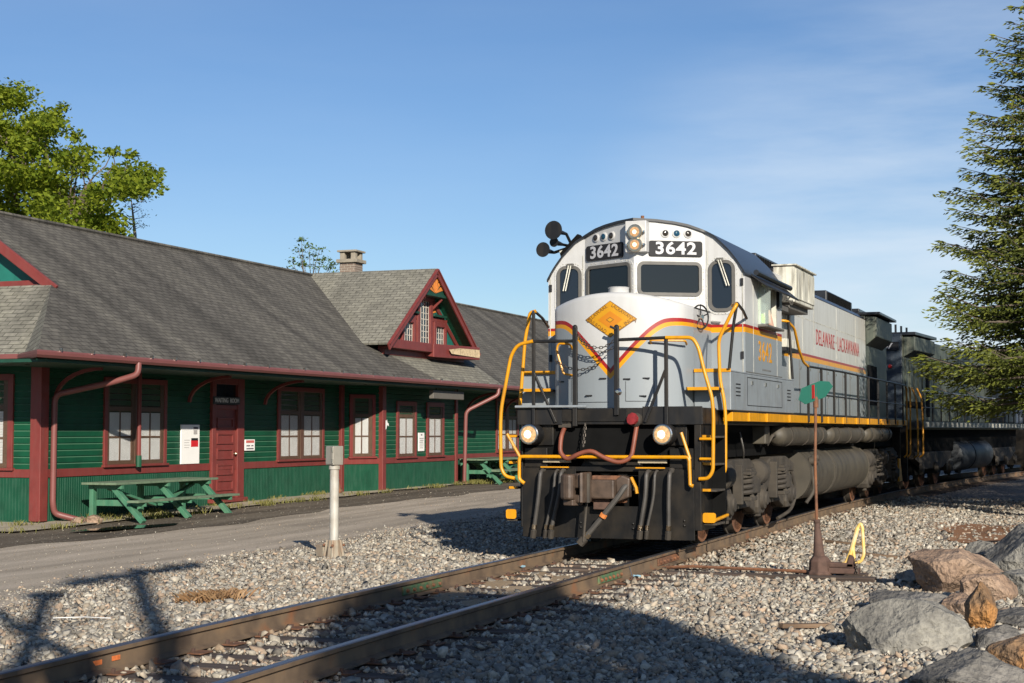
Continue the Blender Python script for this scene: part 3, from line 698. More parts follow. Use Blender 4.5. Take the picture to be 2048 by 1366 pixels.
def window(F, s0, s1, z0, z1, cols=2, casing=.11, sashes=None, screen=True, blind_top=1.90):
    w = empty_part('window', st); w.location = (0, 0, 0); ROOTS_child = w
    w.location = -st.location
    def bx(mb, a, b_, c, d, d0, d1):
        return mb.add([F(a, c, d0), F(b_, c, d0), F(b_, c, d1), F(a, c, d1), F(a, d, d0), F(b_, d, d0), F(b_, d, d1), F(a, d, d1)],
                      [(3, 2, 1, 0), (4, 5, 6, 7), (0, 1, 5, 4), (1, 2, 6, 5), (2, 3, 7, 6), (3, 0, 4, 7)])
    mb = MB(); bx(mb, s0, s0+casing, z0, z1, -.02, .045); bx(mb, s1-casing, s1, z0, z1, -.02, .045); bx(mb, s0+casing, s1-casing, z1-casing, z1, -.02, .045); mb.build('casing', 'trim', w, bevel=.006)
    bx(MB(), s0-.04, s1+.04, z0-.05, z0, -.02, .085).build('sill', 'trim', w, bevel=.006)
    n_ = cols; a = s0+casing; tw = (s1-s0-2*casing); mw = .13 if n_ > 1 else 0; cw = (tw-mw*(n_-1))/n_
    for k in range(n_):
        x0 = a+k*(cw+mw); x1 = x0+cw
        if k: bx(MB(), x0-mw, x0, z0, z1-casing, -.02, .04).build('mullion', 'sash', w, bevel=.005)
        mb = MB(); t = .075; zm = blind_top+.06
        bx(mb, x0, x0+t, z0, z1-casing, -.02, .028); bx(mb, x1-t*1.5, x1, z0, z1-casing, -.02, .028); bx(mb, x0+t, x1-t*1.5, z0, z0+.085, -.02, .028); bx(mb, x0+t, x1-t*1.5, zm-.03, zm+.06, -.02, .034)
        xm = (x0+x1)/2-.02
        bx(mb, xm-.018, xm+.018, z0+.085, zm-.03, -.015, .022); bx(mb, x0+t, xm-.018, (z0+zm)/2-.02, (z0+zm)/2+.02, -.015, .022); bx(mb, xm+.018, x1-t*1.5, (z0+zm)/2-.02, (z0+zm)/2+.02, -.015, .022)
        mb.build('sash', 'sash', w, bevel=.004)
        plate(MB(), lambda p, q, d: F(p, q, d), [(x0+t*.5, z0+.05), (x1-t, z0+.05), (x1-t, z1-casing), (x0+t*.5, z1-casing)], -.02, -.004).build('pane', 'glass2', w)
        plate(MB(), lambda p, q, d: F(p, q, d), [(x0+t*.7, z0+.085), (x1-t*1.3, z0+.085), (x1-t*1.3, blind_top), (x0+t*.7, blind_top)], -.004, .004).build('blind', 'blind', w)
    if screen:
        MB().add([F(s0+casing, z0+.01, .036), F(s1-casing, z0+.01, .036), F(s1-casing, z1-casing, .036), F(s0+casing, z1-casing, .036)], [(0, 1, 2, 3)]).build('mesh_screen', 'screen', w)
    return w
# woven wire guard in front of the panes
m, n, l, b = new_mat('wire_guard'); tcn = n.new('ShaderNodeTexCoord'); sp = n.new('ShaderNodeSeparateXYZ'); l.new(tcn.outputs['Object'], sp.inputs[0])
def saw(v): return math_(n, l, 'ABSOLUTE', math_(n, l, 'SUBTRACT', math_(n, l, 'FRACT', math_(n, l, 'MULTIPLY', v, 20.0)), .5))
al = math_(n, l, 'MAXIMUM', math_(n, l, 'LESS_THAN', saw(math_(n, l, 'ADD', sp.outputs[1], sp.outputs[2])), .055), math_(n, l, 'LESS_THAN', saw(math_(n, l, 'SUBTRACT', sp.outputs[1], sp.outputs[2])), .055))
b.inputs['Base Color'].default_value = (.12, .10, .06, 1); b.inputs['Roughness'].default_value = .6; l.new(al, b.inputs['Alpha']); M['screen'] = m
window(FW, 27.55-25.5, 29.87-25.5, .82, 2.62)
window(FW, 34.89-25.5, 37.41-25.5, .80, 2.62)
window(FB, 40.50-39.5, 41.86-39.5, .79, 2.35, cols=1, casing=.12, blind_top=1.86)
window(FB, 42.62-39.5, 43.92-39.5, .79, 2.35, cols=1, casing=.12, blind_top=1.86)
window(FA, .30, 1.12, .82, 2.5, cols=1, casing=.10, blind_top=1.86)
window(FE, 26.8-19.06-2.0, 26.8-19.06-.62, .80, 2.62, cols=1, casing=.12)
window(FD, 50.2-46.07, 52.4-46.07, .82, 2.62)
# door under the waiting room sign
dr = empty_part('door', st); dr.location = -st.location
MB().box(WX-.02, WX+.012, 31.88, 32.86, -.04, 2.06).build('door_slab', 'trim', dr)
for (a, b_) in ((31.72, 31.88), (32.86, 33.17)): MB().box(WX-.02, WX+.075, a, b_, -.05, 2.75).build('jamb', 'trim', dr, bevel=.01)
MB().box(WX-.02, WX+.075, 31.88, 32.86, 2.6, 2.75).build('lintel', 'trim', dr, bevel=.008)
MB().box(WX-.02, WX+.06, 31.88, 32.86, 2.02, 2.12).build('transom_bar', 'trim', dr, bevel=.008)
MB().box(WX-.02, WX+.006, 31.88, 32.86, 2.12, 2.6).build('transom_pane', 'glass2', dr)
MB().box(WX-.02, WX+.16, 31.66, 33.22, -.14, -.045).build('threshold', 'trim', dr, bevel=.012)
for k in range(5):
    z = .12+k*.36; mb = MB(); F = frame_at((WX+.012, 0, 0), (0, 1, 0), (0, 0, 1), (1, 0, 0)); F2 = lambda p, q, d, F=F, z=z: F(p+32.37, q+z+.14, d)
    ring(mb, F2, .74, .26, .015, .045, 0, .028, 2); mb.build('door_panel', 'trim', dr, bevel=.006)
MB().lathe([(0, .03), (.03, .02), (.06, .035), (.09, .02)], (WX+.012, 32.78, .98), (1, 0, 0), 10).build('door_knob', 'brass', dr)
# thin red drain pipe in front of the first window
MB().tube([(WX+.13, 28.66, 2.75), (WX+.13, 28.66, 1.0)], .045, 8).build('drain_pipe', 'trim', st, smooth=True)
MB().tube([(WX+.13, 28.66, 1.0), (WX+.13, 28.66, .76)], .062, 8).build('pipe_shoe', 'green', st, smooth=True)
# roof
EX, EZ, RX, RZ = -17.34, 2.93, -22.05, 6.175; PIT = (RZ-EZ)/(EX-RX)
def roof_poly(name, pts, m_, udir, th=.07, parent=st):
    P = [Vector(p) for p in pts]; nn_ = Vector((0, 0, 0))
    for i in range(len(P)): nn_ += P[i].cross(P[(i+1) % len(P)])
    nn_.normalize()
    if nn_.z < 0: nn_ = -nn_
    u = Vector(udir).normalized(); u = (u-nn_*u.dot(nn_)).normalized(); v = nn_.cross(u); k = len(P)
    if v.z < 0: v = -v
    mb = MB().add([p for p in P]+[p-nn_*th for p in P], [tuple(range(k)), tuple(reversed(range(k, 2*k)))]+[(i, i+k, (i+1) % k+k, (i+1) % k) for i in range(k)])
    return mb.build(name, m_, parent, uvf=lambda c: (c.dot(u), c.dot(v)))
roof_poly('roof', [(EX, 23.1, EZ), (EX, 66, EZ), (RX, 66, RZ), (RX, 26.4, RZ), (-19.53, 26.4, 4.44)], 'roof', (0, 1, 0))
roof_poly('rear_roof', [(-26.8, 24, EZ), (-26.8, 66, EZ), (RX, 66, RZ), (RX, 26.4, RZ)], 'roof', (0, 1, 0))
# cleaner strip of shingles sheltered below the dormer
roof_poly('sheltered_shingles', [(-17.36, 41.2, EZ+.02), (-17.36, 46.3, EZ+.02), (-18.5, 46.3, EZ+.02+1.14*PIT), (-18.5, 39.8, EZ+.02+1.14*PIT)], 'roof2', (0, 1, 0), .02)
roof_poly('gable_skirt', [(-19.53, 26.4, 4.44), (-26.5, 26.4, 4.44), (-26.5, 24.35, EZ), (-18.6, 24.35, EZ)], 'roof2', (1, 0, 0))
roof_poly('skirt_corner', [(-17.34, 23.1, EZ), (-19.53, 26.4, 4.44), (-18.6, 24.35, EZ)], 'roof2', (1, -.6, 0))
MB().tube([(RX, 26.4, RZ+.01), (RX, 66, RZ+.01)], .07, 6).build('ridge_cap', 'roof', st, uvf=lambda c: (c.y, c.x))
# gable end facing the camera
MB().add([(-19.6, 26.75, 4.4), (-24.5, 26.75, 4.4), (RX, 26.75, RZ-.08)], [(0, 1, 2)]).build('gable_panel', 'greenteal', st)
MB().box(-24.6, -19.85, 26.55, 26.78, 4.36, 4.56).build('gable_beam', 'trim', st, bevel=.01)
MB().bar((-19.45, 26.42, 4.33), (RX, 26.42, RZ-.07), .07, .2, (0, 0, 1)).build('rake_board', 'trim', st, bevel=.01)
MB().add([(-19.45, 26.4, 4.26), (-20.2, 26.5, 4.30), (-20.2, 26.5, 4.46), (-19.45, 26.4, 4.46)], [(0, 1, 2, 3)]).build('rake_return', 'gutter', st)
# soffit
MB().box(-19.06, EX-.03, 23.4, 62, 2.74, 2.80).build('soffit', 'soffit', st)
MB().add([(-27, 24.6, 2.77), (-19.06, 24.6, 2.77), (-19.06, 25.5, 2.77), (-27, 25.5, 2.77)], [(0, 1, 2, 3)]).build('end_soffit', 'soffit', st)
# gutter along the eave
gp = [(0, .13), (.11, .13), (.13, .10), (.13, .045), (.08, 0), (0, 0)]
mb = MB(); path = [(-26.8, 24.22), (-18.55, 24.22), (-17.28, 22.98), (-17.28, 66)]
dirs = [Vector((0, -1)), Vector((-.35, -1)).normalized()*1.1, Vector((.75, -.9)).normalized()*1.05, Vector((1, 0))]
for (x, y), d in zip(path, dirs):
    for a, z in gp: mb.v.append((x+d.x*(a-.05), y+d.y*(a-.05), 2.805+z))
k = len(gp)
for i in range(3):
    for j in range(k): mb.f.append((i*k+j, i*k+(j+1) % k, (i+1)*k+(j+1) % k, (i+1)*k+j))
mb.build('gutter', 'gutter', st)
yy = 23.6
while yy < 52:
    MB().box(-17.27, -17.2, yy-.012, yy+.012, 2.93, 2.985).build('gutter_strap', 'chrome', st); yy += .98+rnd.uniform(-.25, .3)
# downspouts
def pipe(name, pts, r_, m_='gutter'): return MB().tube(arc_pts(pts, .16, 4), r_, 10).build(name, m_, st, smooth=True)
pipe('downspout', [(-17.27, 26.1, 2.83), (-17.27, 26.08, 2.60), (-17.75, 25.92, 2.45), (-18.93, 25.75, 2.22), (-18.93, 25.74, .12), (-18.93, 25.80, -.08), (-18.45, 26.15, -.25)], .06)
pipe('downspout', [(-17.27, 45.75, 2.83), (-17.27, 45.7, 2.62), (-18.12, 45.15, 2.12), (-18.16, 45.12, -.12), (-18.0, 45.25, -.19)], .06)
# curved eave brackets
def bracket(y, zb=2.16):
    pts = [(WX+.05, y, zb)]+[(WX+.05+(1.05)*(1-math.cos(t*math.pi/2)), y, zb+(2.72-zb)*math.sin(t*math.pi/2)) for t in (.15, .3, .45, .6, .75, .9, 1)]
    mb = MB()
    for a, b_ in zip(pts, pts[1:]): mb.bar(a, b_, .065, .065)
    mb.build('eave_bracket', 'trim', st)
for y in (25.9, 30.75, 34.2, 47.5, 51): bracket(y)
# dormer
dm = empty_part('dormer', st); dm.location = -st.location
DY, DZ, DW, DX, DXw = 42.5, 6.26, 3.35, -17.95, -18.42; DP = .70
roof_poly('dormer_roof', [(DX, DY, DZ), (DX, DY-DW, DZ-DW*DP), (-18.97, DY-DW, DZ-DW*DP), (-22.3, DY, DZ)], 'roof2', (1, 0, 0), .06, dm)
roof_poly('dormer_roof', [(DX, DY, DZ), (DX, DY+DW, DZ-DW*DP), (-18.97, DY+DW, DZ-DW*DP), (-22.3, DY, DZ)], 'roof2', (1, 0, 0), .06, dm)
for s in (-1, 1):
    MB().bar((DX-.02, DY, DZ-.11), (DX-.02, DY+s*(DW+.02), DZ-DW*DP-.12), .05, .20).build('rake_board', 'trim', dm, bevel=.008)
    MB().bar((DX+.015, DY, DZ-.03), (DX+.015, DY+s*(DW+.02), DZ-DW*DP-.04), .05, .05).build('rake_moulding', 'trim', dm, bevel=.008)
    MB().add([(DX-.04, DY, DZ-.14), (DX-.04, DY+s*(DW-.1), DZ-(DW-.1)*DP-.14), (DXw-.05, DY+s*(DW-.1), DZ-(DW-.1)*DP-.14), (DXw-.05, DY, DZ-.14)], [(0, 1, 2, 3)]).build('dormer_soffit', 'green', dm)
def fy(y, z, d=0): return (DXw+d, DY+y, z)
BZ = 3.93
MB().add([fy(-3.1, BZ), fy(3.1, BZ), fy(0, 6.1)], [(0, 1, 2)]).build('gable_wall', 'greenteal', dm)
FDm = frame_at((DXw, DY, 0), (0, 1, 0), (0, 0, 1), (1, 0, 0))
def bxd(name, a, b_, c, d, d1, m_, d0=-.02, bev=.006, par=None): return plate(MB(), FDm, [(a, c), (b_, c), (b_, d), (a, d)], d0, d1).build(name, m_, par or dm, bevel=bev)
# three leaded windows in red frames
def dwin(a, b_, z0, z1, fr, nx, nz_):
    w = empty_part('leaded_window', dm)
    mb = MB()
    for q in ((a-fr, a, z0, z1+fr), (b_, b_+fr, z0, z1+fr), (a, b_, z1, z1+fr)): plate(mb, FDm, [(q[0], q[2]), (q[1], q[2]), (q[1], q[3]), (q[0], q[3])], -.02, .09)
    mb.build('frame', 'trim', w, bevel=.008)
    plate(MB(), FDm, [(a, z0), (b_, z0), (b_, z1), (a, z1)], -.02, .012).build('pane', 'glassblue', w)
    mb = MB()
    for i in range(nx+1): x = a+(b_-a)*i/nx; plate(mb, FDm, [(x-.014, z0), (x+.014, z0), (x+.014, z1), (x-.014, z1)], .012, .024)
    for i in range(nz_+1): z = z0+(z1-z0)*i/nz_; plate(mb, FDm, [(a, z-.011), (b_, z-.011), (b_, z+.011), (a, z+.011)], .013, .022)
    mb.build('leading', 'lead', w)
dwin(-.38, .38, BZ+.14, 5.32, .17, 4, 7); dwin(-1.50, -.82, BZ+.14, 4.62, .13, 4, 3); dwin(.82, 1.50, BZ+.14, 4.62, .13, 4, 3)
bxd('dormer_belt', -1.72, -.55, 4.75, 4.86, .06, 'trim'); bxd('dormer_belt', .55, 1.72, 4.75, 4.86, .06, 'trim')
bxd('dormer_ledge', -1.5, -.55, 4.90, 4.97, .14, 'soffit'); bxd('dormer_ledge', .55, 1.5, 4.90, 4.97, .14, 'soffit')
bxd('tie_beam', -.62, .62, 5.36, 5.52, .12, 'trim')
# sunburst panels
def fan(name, c, rmax, a0, a1, nray, dd, clip):
    f = empty_part(name, dm)
    for k in range(nray):
        a = R(a0+(a1-a0)*(k+.5)/nray); w = R((a1-a0)/nray*.30); p = []
        for da in (-w, w):
            r_ = rmax
            while not clip(c[0]+r_*math.cos(a+da), c[1]+r_*math.sin(a+da)) and r_ > .05: r_ -= .01
            p.append((c[0]+r_*math.cos(a+da), c[1]+r_*math.sin(a+da)))
        plate(MB(), FDm, [(c[0]+.035*math.cos(a-w), c[1]+.035*math.sin(a-w)), p[0], p[1], (c[0]+.035*math.cos(a+w), c[1]+.035*math.sin(a+w))], dd, dd+.02).build('ray', 'fan', f)
plate(MB(), FDm, [(-.80, 5.52), (.80, 5.52), (0, 6.08)], .36, .38).build('sunburst_board', 'soffit', dm)
fan('sunburst', (0, 5.53), .70, 8, 172, 7, .38, lambda y, z: z < 6.05-abs(y)*.70)
bxd('sunburst_shelf', -.86, .86, 5.44, 5.52, .40, 'soffit', .0)
fan('sunburst', (.62, 4.99), .62, 6, 88, 4, .0, lambda y, z: z < 5.72-abs(y)*.70)
fan('sunburst', (-.62, 4.99), .62, 92, 174, 4, .0, lambda y, z: z < 5.72-abs(y)*.70)
for s in (-1, 1):
    MB().bar(fy(s*.62, 5.12, .04), fy(s*.62, 5.40, .34), .06, .07).build('dormer_bracket', 'trim', dm)
    MB().bar(fy(s*.62, 5.38, .03), fy(s*2.75, BZ+.08, .03), .05, .14).build('raking_trim', 'trim', dm)
bxd('base_beam', -2.9, -.1, 3.80, BZ+.12, .36, 'trim', -.1, .012)
bxd('apron_board', -2.9, 2.95, 3.62, 3.80, .12, 'trim', -.1, .01)
MB().add([fy(-.1, 3.72, .0), fy(3.0, 3.70, .0), fy(3.0, 3.70, .62), fy(-.1, 3.66, .40), fy(-.1, BZ+.14, .0), fy(3.0, BZ+.16, .0), fy(3.0, BZ+.16, .62), fy(-.1, BZ+.12, .40)],
         [(3, 2, 1, 0), (4, 5, 6, 7), (0, 1, 5, 4), (1, 2, 6, 5), (2, 3, 7, 6), (3, 0, 4, 7)]).build('flower_box', 'trim', dm, bevel=.015)
MB().add([fy(.9, 3.80, .545), fy(2.95, 3.76, .624), fy(2.99, 3.84, .630), fy(2.95, BZ+.08, .626), fy(1.5, BZ+.06, .566), fy(.75, 3.92, .526)], [(0, 1, 2, 3, 4, 5)]).build('bare_wood_patch', 'rotwood', dm)
# chimney with a slab on little piers
ch = empty_part('chimney', st); ch.location = -st.location
cx, cy = -22.05, 45.15
MB().box(cx-.27, cx+.27, cy-.27, cy+.27, 5.6, 6.82).build('shaft', 'brick', ch)
MB().box(cx-.36, cx+.36, cy-.36, cy+.36, 6.82, 6.93).build('collar', 'capstone', ch, bevel=.012)
for (a, b_) in ((-1, -1), (1, -1), (1, 1), (-1, 1)): MB().box(cx+a*.19-.08, cx+a*.19+.08, cy+b_*.19-.08, cy+b_*.19+.08, 6.93, 7.16).build('pier', 'capstone', ch, bevel=.01)
MB().box(cx-.34, cx+.34, cy-.34, cy+.34, 7.16, 7.22).build('cap_slab', 'capstone', ch, bevel=.01)
MB().add([(BX+.11, 39.56+dy, 1.55+dz) for dy, dz in ((0, 0), (.06, .02), (.1, .12), (.22, .10), (.2, .17), (.12, .2), (.1, .28), (.04, .24), (.0, .26))], [tuple(range(9))]).build('paint_patch', 'signwhite', st)

# things hung on the station
def sign(name, label, cat, x, y0, y1, z0, z1, m_, th=.02):
    t = thing(name, label, cat, (x, (y0+y1)/2, z0)); MB().box(-.004, th, -(y1-y0)/2, (y1-y0)/2, 0, z1-z0).build('board', m_, t, bevel=.004); return t
t = sign('door_sign', 'small black sign lettered WAITING ROOM over the red door', 'sign', WX+.075, 31.72, 32.92, 2.13, 2.31, 'signblack')
text_mesh('WAITING  ROOM', .145, lambda x, y, d: (.022+d, x, y+.09), 'blind', 'lettering', t, sx=.95, bold=.002)
t = sign('notice_board', 'tall white notice board with a red notice left of the waiting room door', 'notice board', WX+.012, 30.45, 31.21, .78, 1.655, 'signwhite', .03)
for nm, a, b_, c, d, m_ in (('red_notice', .02, .32, .38, .53, 'signred'), ('red_notice_head', .03, .31, .52, .575, 'signblack'), ('notice_header', .12, .30, .775, .825, 'inkdark'), ('grey_text_block', .12, .28, .66, .755, 'ink')):
    MB().box(.031, .034+(.002 if 'head' in nm else 0), a, b_, c, d).build(nm, m_, t)
for k in range(4): MB().box(.031, .033, -.26, -.06+.03*(k % 2), .36+.055*k, .37+.055*k).build('print_line', 'ink', t)
t = sign('warning_sign', 'small white sign with a faded red header right of the waiting room door', 'sign', WX+.015, 33.28, 33.74, 1.045, 1.31, 'signwhite')
MB().box(.021, .024, -.19, .19, .185, .245).build('red_header', 'pink', t)
for (z, a, b_) in ((.115, -.17, .0), (.115, .06, .16), (.045, -.17, .17)): MB().box(.021, .023, a, b_, z-.014, z+.014).build('print_line', 'inkdark', t)
t = sign('tall_notice', 'narrow white notice between the two bay windows', 'sign', BX+.015, 42.0, 42.42, .93, 1.46, 'signwhite')
MB().box(.021, .023, -.05, .05, .45, .49).build('symbol', 'inkdark', t)
for k in range(6): MB().box(.021, .023, -.15+.02*(k % 2), .15-.02*(k % 3), .36-.055*k, .378-.055*k).build('print_line', 'ink' if k > 2 else 'inkdark', t)
t = thing('hanging_sign', 'blank grey sign board hanging under the eave near the bay', 'sign', (-17.62, 42.42, 2.43))
MB().box(-.07, .07, -1.15, 1.15, 0, .24).build('board', 'signgrey', t, bevel=.015)
for y in (-.8, .8): MB().tube([(0, y, .24), (0, y, .34)], .012, 6).build('hanger', 'deep', t)
for i, (y, x) in enumerate(((24.2, -18.4), (30.5, -17.9), (37.95, -18.1))):
    t = thing('eave_lamp', ['flat round soffit lamp at the left end of the eave', 'flat round soffit lamp right of the waiting room door', 'flat round soffit lamp before the bay'][i], 'ceiling lamp', (x, y, 2.66), 0, 'soffit lamps')
    MB().lathe([(0, .02), (.0, .17), (.03, .18), (.055, .12), (.085, .06)], (0, 0, 0), (0, 0, 1), 20).build('shade', 'lampshade', t, smooth=True)
    MB().lathe([(0, .05), (.02, .05)], (0, 0, .075), (0, 0, 1), 10).build('mount', 'deep', t)
# picnic tables
def picnic(name, label, loc, rz, L=3.8):
    t = thing(name, label, 'picnic table', loc, rz, 'green picnic tables')
    W = .40
    for k, x in enumerate((-.27, 0, .27)): MB().box(x-.128, x+.128, 0, L, .70, .745).build('top_plank', 'benchtop', t, bevel=.006)
    for s, nm in ((1, 'seat'),): MB().box(s*.74-.13, s*.74+.13, .05, L+.1, .36, .405).build(nm, 'benchtop', t, bevel=.006)
    for y in (.25, L/2, L-.3):
        MB().bar((-.30, y, -.02), (-.30, y, .70), .09, .12, (0, 1, 0)).build('leg', 'greenbench', t, bevel=.006)
        MB().bar((.84, y+.03, -.02), (.10, y+.03, .70), .09, .13, (0, 1, 0)).build('leg', 'greenbench', t, bevel=.006)
        MB().bar((-.34, y+.10, .34), (.85, y+.10, .34), .05, .12, (0, 0, 1)).build('crossbar', 'greenbench', t, bevel=.006)
        MB().box(-.38, .38, y-.04, y+.04, .62, .70).build('cleat', 'greenbench', t)
    for (y0, y1) in ((.35, L/2-.1), (L-.4, L/2+.1)): MB().bar((.0, y0, .62), (.1, y1, .24), .05, .11, (1, 0, 0)).build('brace', 'greenbench', t, bevel=.006)
    return t
p1 = picnic('picnic_table', 'long green picnic table with a worn top in front of the waiting room window', (-18.14, 26.1, zroad(26)+.05), 0)
p2 = dup(p1, (-18.0, 45.4, zroad(46)+.04), R(-3), 'green picnic table behind the locomotive front, right of the second downspout')
p3 = dup(p1, (-18.35, 46.0, zroad(46)+.04), R(4), 'second green picnic table pushed against the wall behind the first')
# splash stones
for i, (x, y, s) in enumerate(((-18.35, 25.75, .17), (-18.15, 26.0, .20))):
    boulder('splash_stone', ['small rough pale stone at the foot of the corner post', 'larger pale stone under the downspout outlet'][i], (x, y, zroad(26)+.06), (s, s*1.2, s*.8), i, 'rocktan', 101+i)
# rusty hand bell shape leaning by the wall
t = thing('rusty_standpipe', 'rusty bell-footed iron standpipe against the green wall behind the white post', 'standpipe', (-18.75, 37.6, zroad(38)+.06))
MB().lathe([(0, .16), (.05, .17), (.12, .12), (.30, .085), (.34, .11), (.37, .07), (.62, .04), (.95, .03), (1.0, .01)], (0, 0, 0), (.0, -.12, 1), 14).build('body', 'rust', t, smooth=True)
MB().lathe([(0, .07), (.14, .05), (.16, .06)], (.02, -.08, .3), (.3, -1, .2), 10).build('spout', 'rust', t, smooth=True)
# ------------------------------------------------------------------ locomotives
YAW = -R(.6)
def tube(pts, r_, n=8, rad=.09): return MB().tube(arc_pts(pts, rad, 5), r_, n)
lo = thing('diesel_locomotive', 'white and grey diesel locomotive numbered 3642 with yellow handrails and lit headlights', 'locomotive', (-5.88, 19.5, 0), YAW, 'locomotives coupled in the train')
P_ = lo
# --- frame, walkway, pilot
MB().box(-1.22, 1.26, 0.0, 20.2, 1.60, 1.815).build('platform', 'black', lo, bevel=.012)
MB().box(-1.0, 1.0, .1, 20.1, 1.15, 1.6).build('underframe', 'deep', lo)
MB().box(-1.45, -1.26, .95, 19.5, 1.648, 1.766).build('sill', 'yellow', lo, bevel=.004)
sl_ = empty_part('sill', lo); v = .95; k = 0
while v < 19.4:
    w = rnd.uniform(.55, 1.1); MB().box(1.30+(.02 if k % 2 else 0), 1.44+(.012 if k % 2 else -.012), v, min(v+w, 19.5)-.012, 1.648, 1.766).build('sill_shade_block', 'yellow', sl_, bevel=.004); v += w; k += 1  # plain sill stepped into blocks to imitate the stanchions' shadow bands
MB().box(-1.44, 1.43, .95, 19.5, 1.767, 1.79).build('walkway', 'black', lo)
pl = empty_part('pilot', lo)
for (a, b_, c, d) in ((-1.15, -.42, .145, 1.03), (.42, 1.148, .145, 1.03), (-.42, .42, .145, .56)):
    MB().box(a, b_, .0, .03, c, d).build('pilot_plate', 'pilot', pl, bevel=.004)
MB().box(-1.15, 1.148, .03, .06, 1.0, 1.06).build('pilot_lip', 'pilot', pl, bevel=.004)
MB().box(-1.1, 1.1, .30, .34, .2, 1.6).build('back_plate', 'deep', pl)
for (a, b_) in ((-1.175, -1.15), (1.15, 1.235)):
    MB().box(a, b_, .0, .75, .27, 1.6).build('step_well', 'pilot', pl, bevel=.006)
MB().prism([(-.42, 1.03), (.42, 1.03), (.30, 1.36), (-.25, 1.36)], .16, 1, .3).build('draft_pocket', 'pilot', pl, bevel=.01)
for s in (-1, 1):
    MB().box(s*.98-.16, s*.98+.16, .03, .29, 1.03, 1.3).build('anchor_plate', 'pilot', pl, bevel=.01)
    for z in (.28, .34):
        for u in (.35, 1.02): MB().sphere((s*u, -.004, z+.05*(u > .5)), .018, 8).build('rivet', 'pilot', pl)
MB().box(-.12, .10, .12, .3, 1.40, 1.60).build('centre_box', 'pilot', pl, bevel=.01)
# steps at the corners
for s, nm in ((-1, 'left'), (1, 'right')):
    stp = empty_part('steps', lo)
    a, b_ = (1.235, 1.40) if s > 0 else (-1.415, -1.275)
    plate(MB(), frame_at((0, .1, 0), (1, 0, 0), (0, 0, 1), (0, -1, 0)), [(p+(a+b_)/2, q+.43) for p, q in rrect(b_-a+.0, .125, .028, 3)], 0, .02).build('toe_guard', 'yellow', stp)
    for z in (.36, .78, 1.11, 1.456):
        MB().box(a, b_, .12, .60, z-.025, z).build('step_tread', 'grime', stp, bevel=.004)
        if z > .5: MB().box(a-.004 if s > 0 else b_-.10, a+.10 if s > 0 else b_+.004, .085, .118, z-.02, z+.012).build('step_edge', 'yellow', stp)
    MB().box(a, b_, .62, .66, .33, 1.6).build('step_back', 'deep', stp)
    if s > 0: MB().tube([(b_-.02, .12, .40), (b_+.02, .65, .44)], .022, 6).build('step_bar', 'yellow', stp)
MB().prism([(1.06, .13), (1.5, .13), (1.5, .155), (1.06, .155)], .2, 1, .8) if False else None
# coupler
cp = empty_part('coupler', lo)
MB().box(-.19, .17, -.25, .3, .66, .9).build('shank', 'coupler', cp, bevel=.02)
MB().prism([(-.20, .60), (.26, .60), (.26, .95), (-.20, .95)], -.03, 1, .06).build('striker', 'rust', cp, bevel=.02)
for z in (.74, .82): MB().box(-.04, .06, -.045, -.03, z, z+.02).build('casting_mark', 'deep', cp)
MB().prism([(.18, .62), (.34, .68), (.35, .92), (.24, .96), (.16, .90)], -.16, 1, .0).build('striker_lug', 'coupler', cp, bevel=.02)
MB().prism([(-.445, -.50), (-.42, -.60), (-.36, -.66), (-.29, -.68), (-.24, -.64), (-.235, -.56), (-.28, -.50), (-.24, -.40), (-.20, -.25), (-.36, -.25), (-.43, -.36)], .66, 2, .975).build('knuckle', 'coupler', cp, bevel=.03)
MB().prism([(-.28, -.52), (-.19, -.56), (-.16, -.50), (-.17, -.25), (-.26, -.25)], .80, 2, .985).build('jaw_top', 'coupler', cp, bevel=.02)
MB().prism([(-.30, -.55), (-.17, -.60), (-.14, -.50), (-.16, -.3), (-.28, -.3)], .62, 2, .72).build('jaw_bottom', 'coupler', cp, bevel=.02)
MB().prism([(-.165, -.62), (-.125, -.60), (-.12, -.25), (-.165, -.25)], .62, 2, 1.0).build('guard_arm', 'coupler', cp, bevel=.015)
MB().prism([(-.40, -.56), (-.26, -.62), (-.18, -.5), (-.2, -.36), (-.34, -.34)], .585, 2, .66).build('lock_lift', 'coupler', cp, bevel=.012)
MB().tube([(-.12, -.42, .985), (-.12, -.42, .62)], .03, 8).build('pin', 'grime', cp)
MB().box(-.14, .08, -.14, -.08, .52, .66).build('carrier_iron', 'rustdark', cp, bevel=.01)
MB().tube([(.36, -.12, .93), (.43, -.14, .80), (.44, -.14, .73)], .022, 6).build('lift_lever_tip', 'yellow', cp)
MB().tube([(-.17, -.30, .66), (-.22, -.30, .12)], .017, 6).build('lock_rod', 'grime', cp)
# air hoses
def hose(pts, r_, m_, name='air_hose', rad=.12):
    h = empty_part(name, lo); tube(pts, r_, 8, rad).build('hose', m_, h, smooth=True)
    p = Vector(pts[-1]); q = Vector(pts[-2]); d = (p-q).normalized()
    MB().tube([p-d*.16, p-d*.10], r_*1.25, 8).build('clamp', 'brass', h, smooth=True)
    MB().tube([p-d*.08, p+d*.02], r_*1.5, 8).build('gladhand', 'grime', h, smooth=True)
    p0 = Vector(pts[0]); MB().tube([p0+Vector((0, .12, 0)), p0], r_*1.3, 8).build('pipe_nipple', 'grime', h)
for u0, u1 in ((-.86, -.95), (-.66, -.79), (-.58, -.71)):
    hose([(u0, -.02, 1.02), (u0, -.12, .98), (u0-.02, -.13, .7), (u1, -.10, .30), (u1-.03, -.07, .16)], .027 if u0 != -.66 else .018, 'rubber')
for u0, u1 in ((.56, .47), (.67, .56), (.86, .84)):
    hose([(u0, -.02, 1.02), (u0, -.12, .98), (u0-.01, -.13, .7), (u1, -.10, .30), (u1-.02, -.07, .18)], .027 if u0 != .67 else .018, 'rubber')
